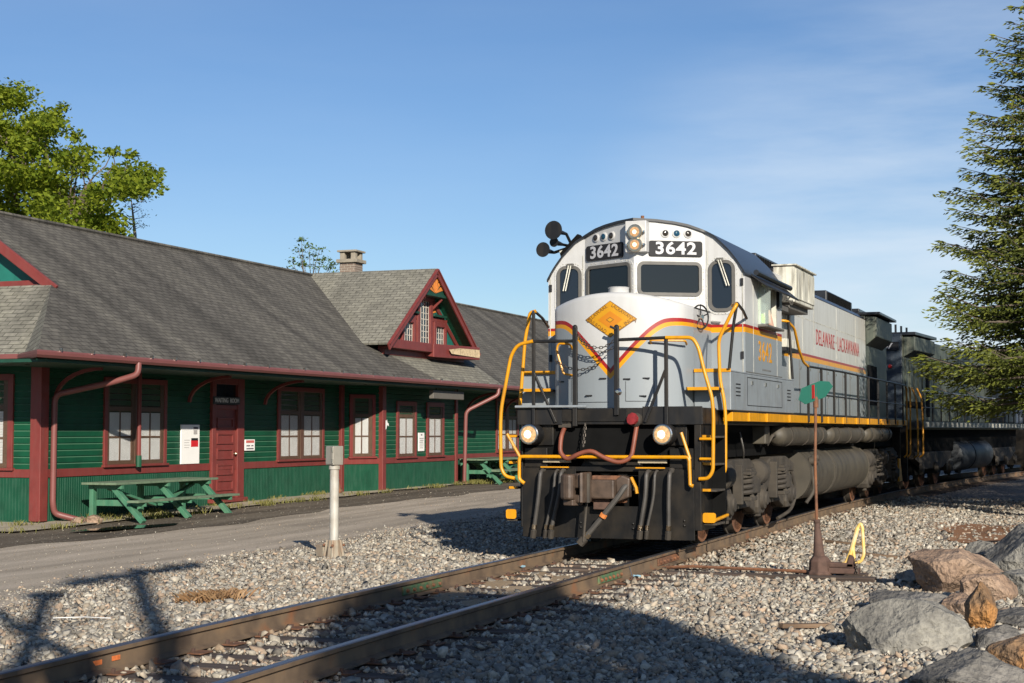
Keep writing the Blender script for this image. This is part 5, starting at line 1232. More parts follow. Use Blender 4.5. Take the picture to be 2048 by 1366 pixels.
# --- trucks, tank, reservoirs
def wheel(par, u, v, r_=.51, z0=0):
    w = empty_part('wheel', par); s = 1 if u > 0 else -1
    MB().lathe([(-.07, r_+.03), (-.045, r_+.03), (-.04, r_), (.065, r_-.012), (.07, r_-.06), (.03, r_-.09), (.02, .2), (.06, .16), (.07, .01)], (u, v, r_+z0), (s, 0, 0), 32).build('disc', 'grime', w, smooth=True)
    MB().lathe([(.066, r_-.012), (.0705, r_-.02), (.0705, r_-.055), (.066, r_-.062)], (u, v, r_+z0), (s, 0, 0), 32).build('tyre_face', 'rust', w)
    return w
def truck(par, v0, detail=True):
    t = empty_part('truck', par)
    ax_ = [v0+.0, v0+2.15, v0+4.3]
    for v in ax_:
        wheel(t, .755, v); wheel(t, -.755, v); MB().tube([(-.7, v, .51), (.7, v, .51)], .09, 8).build('axle', 'grime', t)
    for s in ((1, -1) if detail else (1,)):
        u0, u1 = s*.98, s*1.16
        F = lambda pts, a=u0, b_=u1: MB().prism(pts, min(a, b_), 0, max(a, b_))
        F([(v0-.55, 1.0), (v0+.35, 1.12), (v0+1.5, 1.12), (v0+2.0, .98), (v0+2.5, .98), (v0+3.0, 1.12), (v0+4.2, 1.12), (v0+4.85, 1.0), (v0+4.85, .86), (v0+4.1, .90), (v0+3.1, .88), (v0+2.7, .62), (v0+1.6, .62), (v0+1.2, .88), (v0+.3, .92), (v0-.55, .86)]).build('side_frame', 'grime', t, bevel=.02)
        for v in ax_:
            F([(v-.24, .40), (v-.19, .30), (v+.19, .30), (v+.24, .40), (v+.22, .66), (v+.15, .74), (v-.15, .74), (v-.22, .66)], s*.92, s*1.19).build('journal_box', 'grime', t, bevel=.03)
            MB().lathe([(0, .16), (.05, .15), (.07, .10), (.09, .09), (.095, .0)], (s*1.19, v, .52), (s, 0, 0), 16).build('bearing_cap', 'grime', t, smooth=True)
        for v in (v0+.95, v0+3.35):
            # coil spring nest between equaliser and frame
            for dv in (-.14,):
                pts = [(s*1.22+.115*math.cos(a)*s, v+dv+.135*math.sin(a), .60+.30*a/(2*math.pi*4)) for a in np.linspace(0, 2*math.pi*4, 72)]
                MB().tube(pts, .034, 7).build('coil_spring', 'grime', t, smooth=True)
            MB().box(*sorted((s*1.0, s*1.36)), v-.32, v+.10, .545, .60).build('spring_seat', 'grime', t, bevel=.01)
            MB().box(*sorted((s*1.0, s*1.36)), v-.31, v+.08, .905, .95).build('spring_cap', 'grime', t, bevel=.01)
            MB().box(*sorted((s*1.12, s*1.26)), v-.42, v-.34, .50, 1.05).build('pedestal', 'grime', t, bevel=.01)
            F([(v+.25, .98), (v+.35, .62), (v+.9, .62), (v+.9, .82), (v+.65, .86), (v+.55, 1.0)], s*1.12, s*1.24).build('damper_bracket', 'grime', t, bevel=.02)
        for v in (v0-.38, v0+1.9):
            MB().lathe([(0, .06), (.02, .17), (.06, .19), (.34, .19), (.40, .17), (.42, .05)], (s*1.14, v-.1, .90), (0, 1, .05), 18).build('brake_cylinder', 'grime', t, smooth=True)
        # equaliser arms between the journals
        for a, b_ in zip(ax_, ax_[1:]):
            F([(a+.15, .45), (a+.5, .60), (b_-.5, .60), (b_-.15, .45), (b_-.2, .32), (b_-.6, .42), (a+.6, .42), (a+.2, .32)], s*1.0, s*1.14).build('equaliser', 'grime', t, bevel=.025)
            MB().box(*sorted((s*.86, s*1.02)), a+.62, a+.74, .22, .66).build('brake_hanger', 'grime', t, bevel=.01)
            MB().box(*sorted((s*.80, s*1.0)), a+.52, a+.62, .30, .62).build('brake_shoe', 'rustdark', t, bevel=.01)
        MB().tube(arc_pts([(s*1.1, v0+4.95, .85), (s*1.14, v0+5.15, .5), (s*1.1, v0+4.9, .22), (s*.95, v0+4.5, .10)], .15, 4), .028, 8).build('sand_pipe', 'grime', t, smooth=True)
        MB().tube(arc_pts([(s*1.1, v0+1.1, 1.5), (s*1.16, v0+1.1, 1.25), (s*1.1, v0+1.3, 1.08)], .1, 4), .014, 6).build('air_line', 'rubber', t)
    MB().box(-.95, .95, v0+.4, v0+3.9, .35, .95).build('bolster', 'deep', t)
    return t
truck(lo, 1.72); truck(lo, 14.95, True)
tk = empty_part('fuel_tank', lo)
tank = MB()
tp = [(.30*math.cos(a), .30*math.sin(a)) for a in np.linspace(0, 2*math.pi, 24, endpoint=False)]
def tank_half(s):
    c = [(s*(.86+.42*math.cos(a)), .775+.445*math.sin(a)) for a in np.linspace(-math.pi/2, math.pi/2, 18)]
    return MB().prism([(0, .33)]+c+[(0, 1.22)], 7.35, 1, 14.3)
for s in (1, -1): tank_half(s).build('tank_shell', 'tank', tk, smooth=True)
for v in (7.34, 9.9, 10.05, 14.24):
    c = [(.862+.428*math.cos(a), .775+.453*math.sin(a)) for a in np.linspace(-math.pi/2, math.pi/2, 18)]
    MB().prism([(.2, .325)]+c+[(.2, 1.225)], v, 1, v+.05).build('tank_band', 'tank', tk, smooth=True)
for k, (v, z) in enumerate(((7.7, 1.0), (7.9, .98), (8.05, 1.05), (7.9, .62))): MB().lathe([(0, .07), (.06, .07), (.10, .05)], (1.22, v, z), (1, 0, .2), 12).build('filler_fitting', 'grime', tk, smooth=True)
MB().tube(arc_pts([(1.27, 7.6, .9), (1.32, 7.55, .5), (1.2, 7.4, .3)], .15, 4), .03, 8).build('drain_pipe', 'grime', tk, smooth=True)
for (v0, v1) in ((4.75, 8.7), (9.25, 13.2), (13.75, 17.4)):
    a = empty_part('air_reservoir', lo)
    MB().lathe([(0, .02), (.03, .10), (.10, .155), (.18, .165), (v1-v0-.18, .165), (v1-v0-.10, .155), (v1-v0-.03, .10), (v1-v0, .02)], (1.22, v0, 1.45), (0, 1, 0), 22).build('shell', 'tank', a, smooth=True)
    for v in (v0+.6, (v0+v1)/2, v1-.6): MB().tube([(1.22+.17*math.cos(t), v, 1.45+.17*math.sin(t)) for t in np.linspace(0, 2*math.pi, 20)], .012, 5, False).build('strap', 'grime', a)
    MB().tube([(1.22, v0, 1.45), (1.22, v0-.2, 1.45), (1.15, v0-.3, 1.3)], .025, 6).build('pipe', 'grime', a)
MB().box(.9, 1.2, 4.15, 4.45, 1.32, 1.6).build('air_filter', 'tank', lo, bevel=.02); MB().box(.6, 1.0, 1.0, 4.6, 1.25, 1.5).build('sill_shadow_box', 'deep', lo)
# --- handrails
hrl = []
def rail_(name, pts, m_, r_=.021, rad=.09): return tube(pts, r_, 10, rad).build(name, m_, lo, smooth=True)
rail_('handrail', [(.80, -.05, 2.70), (1.15, -.05, 2.695), (1.225, -.05, 2.57), (1.30, -.05, 2.26), (1.395, -.05, 1.94), (1.413, -.05, 1.72), (1.40, -.05, 1.02), (1.34, -.05, .925), (1.22, -.03, .92)], 'yellow', .024)
for z in (1.42, 1.17): MB().tube([(1.23, -.03, z), (1.40, -.05, z)], .018, 8).build('rail_bracket', 'yellow', lo)
rail_('handrail', [(1.45, .9, 3.16), (1.565, .68, 3.17), (1.50, .65, 3.06), (1.317, .65, 2.70), (1.333, .65, 2.18), (1.385, .65, 1.92), (1.402, .65, 1.72), (1.395, .65, 1.02), (1.35, .65, .93), (1.25, .65, .91)], 'yellow', .024)
rail_('rail_stay', [(1.56, .68, 3.17), (1.50, 1.3, 3.12), (1.44, 1.78, 3.05)], 'black', .02)
rail_('rail_post', [(1.55, .70, 3.15), (1.50, .72, 2.9), (1.44, .72, 2.33)], 'black', .02)
rail_('handrail', [(-.985, -.05, 2.69), (-1.20, -.05, 2.65), (-1.295, -.05, 2.51), (-1.43, -.05, 1.83), (-1.442, -.05, 1.6), (-1.435, -.05, 1.03), (-1.375, -.05, .925), (-1.25, -.03, .90)], 'yellow', .024)
rail_('handrail', [(-1.20, .65, 3.14), (-1.285, .65, 3.12), (-1.358, .65, 2.75), (-1.431, .65, 1.856)], 'yellow', .024)
rail_('rail_stay', [(-1.22, .65, 3.14), (-1.3, 1.2, 3.08), (-1.42, 1.78, 3.0)], 'black', .02)
def fl(name, p, q, w=.045, m_='black'): return MB().bar(p, q, w, w, (0, 1, 0)).build(name, m_, lo, bevel=.006)
for u, zt, zb in ((-.415, 2.86, 1.58), (.146, 2.85, 1.72)):
    pst = fl('gate_post', (u, -.03, zb), (u, -.03, zt), .058); MB().sphere((u, -.03, zt), .035, 10).build('post_knob', 'black', pst)
fl('rail_post', (.80, -.03, 1.6), (.80, -.03, 2.72)); fl('rail_post', (-.987, -.03, 1.6), (-.987, -.03, 3.06), .04)
fl('rail_brace', (.79, -.03, 2.29), (.52, -.03, 1.63), .035); fl('rail_brace', (-.985, -.03, 2.28), (-.68, -.03, 1.63), .035)
rail_('top_rail', [(.146, -.03, 2.685), (.82, -.04, 2.70)], 'black', .022); rail_('top_rail', [(-.415, -.03, 2.682), (-.99, -.04, 2.688)], 'black', .022)
rail_('top_rail', [(-.99, -.03, 3.05), (-1.22, .6, 3.13)], 'black', .018)
rail_('floor_rail', [(-1.23, -.06, 1.835), (-.25, -.06, 1.835)], 'grey', .018)
MB().box(-1.22, -.60, -.012, .0, 1.60, 1.83).build('drop_step_plate', 'black', lo, bevel=.004); MB().box(.48, 1.26, -.012, .0, 1.60, 1.83).build('drop_step_plate', 'black', lo, bevel=.004)
MB().box(-.60, .28, -.02, .0, 1.64, 1.80).build('drop_step', 'pilot', lo, bevel=.004)
MB().lathe([(0, .05), (.02, .05), (.05, .02)], (.17, -.03, 2.02), (0, -1, 0), 12).build('latch_cap', 'chrome', lo, smooth=True)
fl('hook', (.146, -.06, 2.82), (.07, -.07, 2.86), .03)
# walkway rails along the sides
for s in (1, -1):
    u = s*1.44
    if s > 0: rail_('handrail', [(.98, 4.80, 3.23), (1.40, 4.86, 3.22), (1.44, 5.24, 3.12), (1.44, 5.62, 2.80), (1.44, 6.0, 2.62), (1.44, 6.4, 2.57)], 'yellow', .022); rail_('rail_post', [(1.42, 4.88, 3.2), (1.46, 4.95, 2.32)], 'black', .02)
    rail_('top_rail', [(u, 6.4, 2.57), (u, 10, 2.60), (u, 19.3, 2.60)], 'black', .019); rail_('middle_rail', [(u, 7.0, 2.13), (u, 19.3, 2.13)], 'black', .015)
    for v in (6.4, 7.65, 8.95, 10.25, 11.8, 13.2, 14.6, 16.0, 17.4, 18.8): MB().bar((u, v, 1.66), (u, v, 2.6), .04, .04, (0, 1, 0)).build('stanchion', 'black', lo, bevel=.004)
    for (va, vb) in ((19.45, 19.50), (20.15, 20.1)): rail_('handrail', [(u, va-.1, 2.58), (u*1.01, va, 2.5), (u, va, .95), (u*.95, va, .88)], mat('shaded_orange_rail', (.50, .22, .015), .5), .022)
MB().box(-1.2, 1.2, 20.15, 20.2, .3, 1.6).build('rear_pilot', 'pilot', lo, bevel=.01)
plate(MB(), frame_at((1.2, 19.6, .3), (0, 1, 0), (0, 0, 1), (1, 0, 0)), [(0, 0), (.55, 0), (.2, .55), (0, .55)], 0, .04).build('rear_step_guard', 'yellow', lo)
# driver
dv = thing('person', 'driver in a lime safety vest sitting behind the cab side window', 'person', (-4.70, 23.22, 2.30), YAW+R(180))
def skinned(name, nodes, edges, m_, par, sub=2):
    me = bpy.data.meshes.new(name); me.from_pydata([p for p, r_ in nodes], edges, []); o = bpy.data.objects.new(name, me); COL.objects.link(o)
    md = o.modifiers.new('skin', 'SKIN')
    for i, (p, r_) in enumerate(nodes): me.skin_vertices[0].data[i].radius = (r_, r_)
    me.skin_vertices[0].data[0].use_root = True
    sb = o.modifiers.new('sub', 'SUBSURF'); sb.levels = sb.render_levels = sub; me.materials.append(M[m_]); place(o, par); return o
N = [((0, 0, .50), .15), ((0, -.01, .72), .14), ((0, -.02, .92), .16), ((0, -.02, 1.02), .08), ((0, -.01, 1.09), .055), ((0, .02, 1.17), .085), ((0, .03, 1.25), .092), ((0, .02, 1.32), .06),
     ((-.19, 0, .96), .062), ((-.26, .10, .72), .05), ((-.22, .34, .68), .038), ((.19, 0, .96), .062), ((.27, .12, .74), .05), ((.22, .36, .70), .038),
     ((-.10, .10, .46), .09), ((-.12, .48, .48), .07), ((-.12, .52, .08), .05), ((.10, .10, .46), .09), ((.12, .48, .48), .07), ((.12, .52, .08), .05)]
E_ = [(0, 1), (1, 2), (2, 3), (3, 4), (4, 5), (5, 6), (6, 7), (2, 8), (8, 9), (9, 10), (2, 11), (11, 12), (12, 13), (0, 14), (14, 15), (15, 16), (0, 17), (17, 18), (18, 19)]
skinned('body', N, E_, 'skin', dv)
skinned('vest', [((0, 0, .5), .17), ((0, -.01, .72), .165), ((0, -.02, .93), .18), ((-.17, 0, .95), .085), ((.17, 0, .95), .085)], [(0, 1), (1, 2), (2, 3), (2, 4)], 'vest', dv)
MB().sphere((0, .01, 1.285), .102, 16, (1, 1.08, .75)).build('hair', 'hair', dv, smooth=True)
for s in (-1, 1):
    MB().sphere((s*.035, .105, 1.235), .012, 8).build('eye', 'deep', dv); MB().sphere((s*.095, .02, 1.22), .022, 8, (.5, 1, 1.4)).build('ear', 'skin', dv)
MB().sphere((0, .122, 1.20), .017, 8, (.8, 1.2, 1.2)).build('nose', 'skin', dv); MB().box(-.025, .025, .108, .114, 1.158, 1.166).build('mouth', 'letter', dv)
MB().box(-.26, .26, -.24, .3, .30, .42).build('seat', 'cloth', dv, bevel=.03)
# rear locomotives: long hood leading
def rear_loco(name, label, loc, rz, m_body, m_face, num, yshow=True):
    t = thing(name, label, 'locomotive', loc, rz, 'locomotives coupled in the train')
    MB().box(-1.22, 1.22, 0, 20.2, 1.55, 1.78).build('platform', 'black', t); MB().box(-1.0, 1.0, .2, 20, .95, 1.55).build('underframe', 'deep', t)
    MB().box(-1.45, 1.45, .9, 19.4, 1.60, 1.76).build('sill', m_face, t)
    mb = MB()
    for k in range(26): mb.box(1.45, 1.456, 1.2+.7*k, 1.5+.7*k, 1.62, 1.74)
    mb.build('sill_marks', 'oldwhite', t)
    MB().box(-.80, .80, 1.45, 17.8, 1.78, 4.02).build('hood', m_body, t, bevel=.03)
    MB().box(-.80, .80, 1.40, 1.46, 1.80, 4.05).build('hood_end', m_face, t, bevel=.02)
    for s in (-1, 1): MB().prism([(.80*s, 4.02), (1.10*s, 3.98), (1.10*s, 3.62), (.80*s, 3.45)], 1.6, 1, 4.3).build('radiator_wing', m_body, t, bevel=.015)
    MB().box(-1.14, 1.14, 1.5, 4.4, 4.02, 4.10).build('wing_lid', 'roofblack', t, bevel=.01)
    for v in (2.2, 2.9, 3.6): MB().box(.45, .5, v, v+.05, 4.1, 4.35).build('vent_pipe', 'roofblack', t)
    MB().box(.801, .81, 1.75, 2.9, 2.95, 3.4).build('radiator_grille', 'oldwhite', t) if False else None
    for v in (1.8, 2.35, 2.9, 3.45, 4.0): MB().box(.80, .822, v, v+.06, 2.35, 3.42).build('shutter_rib', m_body, t)
    MB().box(.80, .812, 1.75, 4.3, 2.12, 2.30).build('dark_opening', 'deep', t); MB().box(.80, .812, 4.5, 5.0, 1.9, 3.3).build('dark_opening', 'deep', t)
    for k in range(10): MB().box(.80, .806, 5.6+1.1*k, 5.62+1.1*k, 1.85, 3.7).build('door_seam', 'deep', t)
    nb_ = empty_part('number_board', t); MB().box(.12, .72, 1.36, 1.40, 3.62, 3.84).build('board', 'board', nb_)
    text_mesh(num, .20, lambda x, y, d: (.44+x, 1.357-d, 3.73+y), 'digit', 'digits', nb_, sx=1.05, bold=.006, extrude=.002, shear=.2)
    MB().lathe([(0, .05), (.04, .05), (.05, .03)], (.5, 1.40, 3.2), (0, -1, 0), 12).build('marker_lamp', 'red', t)
    MB().box(-1.3, 1.3, 15.6, 18.0, 1.78, 4.25).build('cab', m_face, t, bevel=.04); MB().box(1.301, 1.31, 16.3, 17.3, 3.1, 3.75).build('cab_window', 'glass', t)
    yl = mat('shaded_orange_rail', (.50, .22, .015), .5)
    for s in (-1, 1):
        u = s*1.42
        for va in (.1, .75): tube([(u*.9, va+.15, 2.6), (u, va, 2.35), (u*1.02, va, 1.7), (u*1.02, va, .9), (u*.95, va, .85)], .022, 8, .08).build('handrail', yl, t, smooth=True)
        tube([(u, .9, 2.55), (u, 19.2, 2.55)], .018, 8).build('top_rail', 'grey', t); tube([(u, .9, 2.12), (u, 19.2, 2.12)], .014, 8).build('middle_rail', 'black', t)
        for k in range(16): MB().bar((u, 1.0+1.2*k, 1.7), (u, 1.0+1.2*k, 2.55), .035, .035, (0, 1, 0)).build('stanchion', 'black', t)
    MB().box(-1.2, 1.2, 0, .05, .25, 1.55).build('pilot', 'pilot', t)
    for v0 in (1.6, 14.0):
        tr = empty_part('truck', t)
        for q in (0, 2.0, 4.0):
            for s in (1, -1): wheel(tr, s*.755, v0+q)
            MB().lathe([(0, .17), (.06, .15), (.09, .09), (.10, .01)], (1.2, v0+q, .52), (1, 0, 0), 14).build('bearing_cap', 'grime', tr, smooth=True)
        MB().prism([(v0-.5, .95), (v0+4.5, .95), (v0+4.5, .78), (v0+3.2, .5), (v0+.8, .5), (v0-.5, .78)], 1.0, 0, 1.18).build('side_frame', 'grime', tr, bevel=.02)
        MB().box(-.95, .95, v0, v0+4, .35, .95).build('bolster', 'deep', tr)
    tkb = empty_part('fuel_tank', t); MB().lathe([(0, .3), (.06, .44), (.12, .46), (5.6, .46), (5.66, .44), (5.7, .3)], (.82, 7.4, .78), (0, 1, 0), 24).build('shell', 'tank2', tkb, smooth=True)
    MB().lathe([(0, .47), (.08, .47)], (.82, 9.6, .78), (0, 1, 0), 24).build('band', 'deep', tkb); MB().box(-1.2, .8, 7.4, 13.1, .35, 1.2).build('core', 'deep', tkb)
    return t
M['tank2'] = mat('dark_blue_tank', (.035, .04, .046), .55, var=.2, spec=.3)
def along(y0, back=20.2):
    """heading that keeps both ends of a vehicle on the curve"""
    y1 = y0+back; return -math.atan2(tc_(y1-3.5)-tc_(y0+3.5), back-7)
def put(y0): a = along(y0); x = tc_(y0+3.5)+math.tan(a)*3.5; return (x, y0, 0), a
l2, a2 = put(40.9); rear_loco('diesel_locomotive', 'dark grey locomotive with number board ending 07 right behind the leading one', l2, a2, 'loco2', 'loco2blue', '07')
l3, a3 = put(62.0); rear_loco('diesel_locomotive', 'worn blue locomotive at the tail, half hidden by the spruce', l3, a3, 'loco3', 'loco3', '')
# ------------------------------------------------------------------ trackside things
t = thing('junction_post', 'short off-white post with a grey metal box on top, standing on the gravel edge', 'signal post', (-10.15, 20.28, g(-10.15, 20.28)), R(63))
h0 = -g(-10.15, 20.28)
MB().lathe([(.2, .075), (.24, .064), (h0+.97, .064), (h0+.975, .080), (h0+1.02, .080), (h0+1.04, .06)], (0, 0, 0), (0, 0, 1), 22).build('column', 'postwhite', t, smooth=True)
MB().box(-.09, .09, -.09, .09, h0+1.035, h0+1.305).build('box', 'postgrey', t, bevel=.01)
MB().box(-.098, -.09, -.078, .078, h0+1.05, h0+1.29).build('box_door', 'postgrey', t, bevel=.004)
for z in (1.09, 1.25): MB().tube([(-.096, -.083, h0+z-.03), (-.096, -.083, h0+z+.03)], .012, 6).build('hinge', 'chrome', t)
mb = MB(); mb.lathe([(-.1, .135), (.0, .13), (.05, .115), (.16, .10), (.27, .092)], (0, 0, 0), (0, 0, 1), 8); mb.build('base', 'postbase', t, bevel=.01)
for k in range(4):
    a = R(45+90*k); MB().bar((.145*math.cos(a), .145*math.sin(a), .0), (.09*math.cos(a), .09*math.sin(a), .27), .03, .03).build('base_rib', 'postbase', t)
    MB().lathe([(0, .02), (.03, .02)], (.125*math.cos(a), .125*math.sin(a), .2), (math.cos(a), math.sin(a), 0), 6).build('bolt', 'rust', t)
MB().box(-.10, .10, .12, .30, .02, .20).build('cable_box', 'postbase', t, bevel=.012)
t = thing('switch_stand', 'rusty switch stand with a green and red target blade and a yellow hand lever', 'switch stand', (-3.06, 18.80, -.165))
MB().lathe([(0, .16), (.03, .16), (.05, .135), (.16, .13), (.20, .10), (.22, .075)], (0, 0, 0), (0, 0, 1), 8).build('base', 'rustdark', t, bevel=.01)
MB().lathe([(.20, .072), (.28, .062), (.60, .032), (.61, .04), (.64, .04), (.645, .02)], (0, 0, 0), (-.05, 0, 1), 14).build('column', 'rustdark', t, smooth=True)
MB().tube([(-.032, 0, .62), (-.045, .0, 1.3), (-.03, .0, 2.06), (-.03, 0, 2.2)], .017, 8).build('spindle', 'rust', t, smooth=True)
MB().lathe([(0, .03), (.10, .03), (.13, .02)], (-.03, 0, 1.96), (0, 0, 1), 8).build('clamp', 'rust', t)
Ft = frame_at((-.035, -.02, 2.145), Vector((.78, .63, 0)).normalized(), (0, 0, 1), Vector((.63, -.78, 0)).normalized())
ct_, st_ = math.cos(R(18)), math.sin(R(18))
plate(MB(), lambda a, c, d: Ft(a*ct_-c*st_, a*st_+c*ct_, d), [(-.24, -.02), (-.17, -.10), (.11, -.10), (.25, -.01), (.22, .06), (.10, .105), (-.16, .095)], -.004, .004).build('green_blade', 'tgreen', t, bevel=.002)
plate(MB(), frame_at((-.05, -.03, 2.145), Vector((.80, -.6, 0)).normalized(), (0, 0, 1), Vector((-.35, -1, 0)).normalized()), [(-.035, -.085), (.035, -.075), (.03, .085), (-.04, .075)], .02, .028).build('red_blade', 'tred', t)
MB().box(.10, .46, -.08, .08, .02, .09).build('lever_housing', 'rustdark', t, bevel=.015); MB().box(.10, .40, -.05, .07, .09, .15).build('housing_cap', 'rustdark', t, bevel=.015)
MB().prism([(.30, .09), (.42, .09), (.40, .22), (.35, .25)], -.05, 1, .05).build('quadrant', 'rustdark', t, bevel=.01)
lv = [(.29, 0, .11), (.36, 0, .27), (.44, 0, .56), (.475, 0, .612), (.495, 0, .56), (.51, 0, .25), (.475, 0, .165), (.40, 0, .145), (.385, 0, .33), (.405, 0, .44)]
MB().tube(arc_pts(lv, .03, 4), [.026 if i < 8 else .019 for i in range(len(arc_pts(lv, .03, 4)))], 8).build('hand_lever', 'leveryellow', t, smooth=True)
MB().tube([(.24, 0, .10), (.31, 0, .13)], .042, 8).build('lever_socket', 'leveryellow', t, smooth=True)
chain('lock_chain', [(.42, -.06, .2), (.44, -.09, .1), (.43, -.10, .02)], t, .03, .005)
MB().tube([(.0, .0, .03), (-1.6, .25, .03), (-2.0, .3, .0)], .02, 6).build('throw_rod', 'rust', t)
for i, (x, y, z, rz) in enumerate(((-6.60, 18.2, -.135, .4), (-5.02, 17.75, -.165, 1.0))):
    t = thing('marker_flag', ['pale blue marker flag between the rails by the left rail joint', 'pale blue marker flag beside the right rail joint'][i], 'marker flag', (x, y, z), rz, 'blue marker flags')
    MB().grid(lambda a, b_: (-.07+.14*a/4, -.06+.12*b_/3, .01*math.sin(a*1.5+b_)+.012), 5, 4).build('flag', 'paleblue', t, smooth=True)
    MB().tube([(-.02, .02, .0), (-.04, .05, .12)], .004, 5).build('wire', 'chrome', t)
for i, (x, y, rz, L) in enumerate(((-2.45, 14.2, .85, .55), (-3.55, 24.2, -.4, .9), (-2.95, 22.3, -.3, .8))):
    o = MB().box(-L/2, L/2, -.035, .035, 0, .04).build('plank_offcut', 'plank', None, bevel=.006); o.location = (x, y, g(x, y)+.02); o.rotation_euler = (0, R(3), rz)
    tag(o, ['short broken plank lying on the gravel left of the grey boulder', 'thin dark slat lying on the gravel far behind the switch stand', 'splintered slat lying on the gravel behind the yellow lever'][i], 'plank', 'scraps of wood on the gravel')
o = MB().tube([(0, 0, 0), (.28, .10, .01), (.55, .14, .005)], .0045, 6).build('white_straw', 'signwhite'); x, y, _ = (-9.35, 12.75, 0); o.location = (x, y, g(x, y)+.05); tag(o, 'thin white plastic straw lying on the gravel beyond the left rail', 'straw')
o = MB().sphere((0, 0, 0), .035, 8, (1, 1, .8)).build('bottle_cap', mat('navy_plastic', (.02, .02, .09), .4)); x, y = -3.35, 20.9; o.location = (x, y, g(x, y)+.05); tag(o, 'small dark blue plastic lump on the gravel behind the switch stand', 'litter')

# ------------------------------------------------------------------ plants and trees
def leaf_cloud(C, S, up=.35, asp=.6, seed=0):
    """C centres, S sizes -> rhombic leaves turned every way"""
    r_ = np.random.RandomState(seed); N = len(C)
    n_ = r_.normal(size=(N, 3)); n_[:, 2] = np.abs(n_[:, 2])+up; n_ /= np.linalg.norm(n_, axis=1)[:, None]
    t_ = r_.normal(size=(N, 3)); t_ -= n_*(t_*n_).sum(1)[:, None]; t_ /= np.linalg.norm(t_, axis=1)[:, None]; b_ = np.cross(n_, t_)
    S = S[:, None]; V = np.stack([C-t_*S, C+b_*S*asp-n_*S*.12, C+t_*S, C-b_*S*asp-n_*S*.12], 1).reshape(-1, 3)
    F = np.arange(N*4).reshape(N, 4); tint = np.repeat(np.clip(r_.beta(2, 2, N), 0, 1), 4); return V, F, np.stack([tint]*3, 1)
def limb(par, pts, r0, r1, m_='bark', name='limb', n=7):
    k = len(pts); MB().tube(pts, [r0+(r1-r0)*i/(k-1) for i in range(k)], n).build(name, m_, par, smooth=True)
def wob(p, q, k, amp, r_):
    p = Vector(p); q = Vector(q); return [p.lerp(q, i/k)+Vector((r_.uniform(-amp, amp), r_.uniform(-amp, amp), r_.uniform(-amp, amp)*.5))*(0 < i < k) for i in range(k+1)]
CAMZ = 1.525
def world_at(px, py, y):
    """a place in the scene, y metres along the track, seen at a spot of the photograph (used to lay out the crown outline)"""
    f = 3163.; th = R(20.2); ph = math.atan(178/f); F0 = Vector((-math.sin(th), math.cos(th), 0)); Rv = Vector((math.cos(th), math.sin(th), 0))
    d = F0*math.cos(ph)+Vector((0, 0, math.sin(ph)))+Rv*((px-1024)/f)+(-F0*math.sin(ph)+Vector((0, 0, math.cos(ph))))*((683-py)/f)
    return Vector((0, 0, CAMZ))+d*(y/d.y)
def inside(p, poly):
    c = False; j = len(poly)-1
    for i in range(len(poly)):
        (x0, y0), (x1, y1) = poly[i], poly[j]
        if (y0 > p[1]) != (y1 > p[1]) and p[0] < (x1-x0)*(p[1]-y0)/(y1-y0)+x0: c = not c
        j = i
    return c
# maple behind the station: crown clumps hung on real limbs
mt = thing('maple_tree', 'large yellow-green maple rising behind the left end of the station roof', 'tree', (-36.5, 47, -.2)); ROOTS[mt.name] = 1
rr2 = random.Random(21); hullp = [(-420, 170), (-300, 90), (-120, 120), (-40, 190), (20, 185), (60, 225), (105, 245), (128, 228), (150, 300), (215, 322), (262, 335), (290, 352), (262, 385), (232, 405), (215, 440), (245, 462), (255, 520), (-100, 700), (-420, 560)]
cl = []
while len(cl) < 300:
    p = (rr2.uniform(-420, 300), rr2.uniform(90, 700))
    if not inside(p, hullp): continue
    yv = 47+rr2.gauss(0, 2.2); w_ = world_at(p[0], p[1], yv); cl.append((w_, rr2.uniform(.55, 1.05)))
cl += [(world_at(x, y, 47), .35) for x, y in ((8, 190), (125, 215), (40, 205), (300, 345), (285, 365), (150, 270), (225, 303), (262, 312), (96, 232))]
Cs = []; Ss = []
for w_, r_ in cl:
    k = int(430*r_**1.6)
    d = nr.normal(size=(k, 3)); d /= np.linalg.norm(d, axis=1)[:, None]; d *= (nr.uniform(.25, 1.1, (k, 1)))*r_; d[:, 2] *= .62
    Cs.append(np.array(w_)+d); Ss.append(nr.uniform(.06, .125, k))
V, F, Tn = leaf_cloud(np.concatenate(Cs), np.concatenate(Ss), .5, .62, 5); raw_mesh('crown', V, F, Tn, 'maple', mt)
trunk_top = Vector((-36.3, 47, 6.0)); limb(mt, wob((-36.5, 47, -.4), trunk_top, 5, .08, rr2), .42, .3, name='trunk', n=12)
forks = [world_at(px, py, 47+dy) for px, py, dy in ((100, 330, .5), (170, 390, -.6), (-60, 260, .8), (30, 300, -1), (-200, 250, 0), (230, 370, .3), (-250, 380, 1))]
for fk in forks:
    limb(mt, wob(trunk_top-Vector((0, 0, rr2.uniform(0, 1.5))), fk, 6, .25, rr2), .17, .06)
    for w_, r_ in sorted(cl, key=lambda c: (c[0]-fk).length)[:13]: limb(mt, wob(fk.lerp(trunk_top, rr2.uniform(0, .35)), w_, 4, .16, rr2), .05, .012, name='branch', n=5)
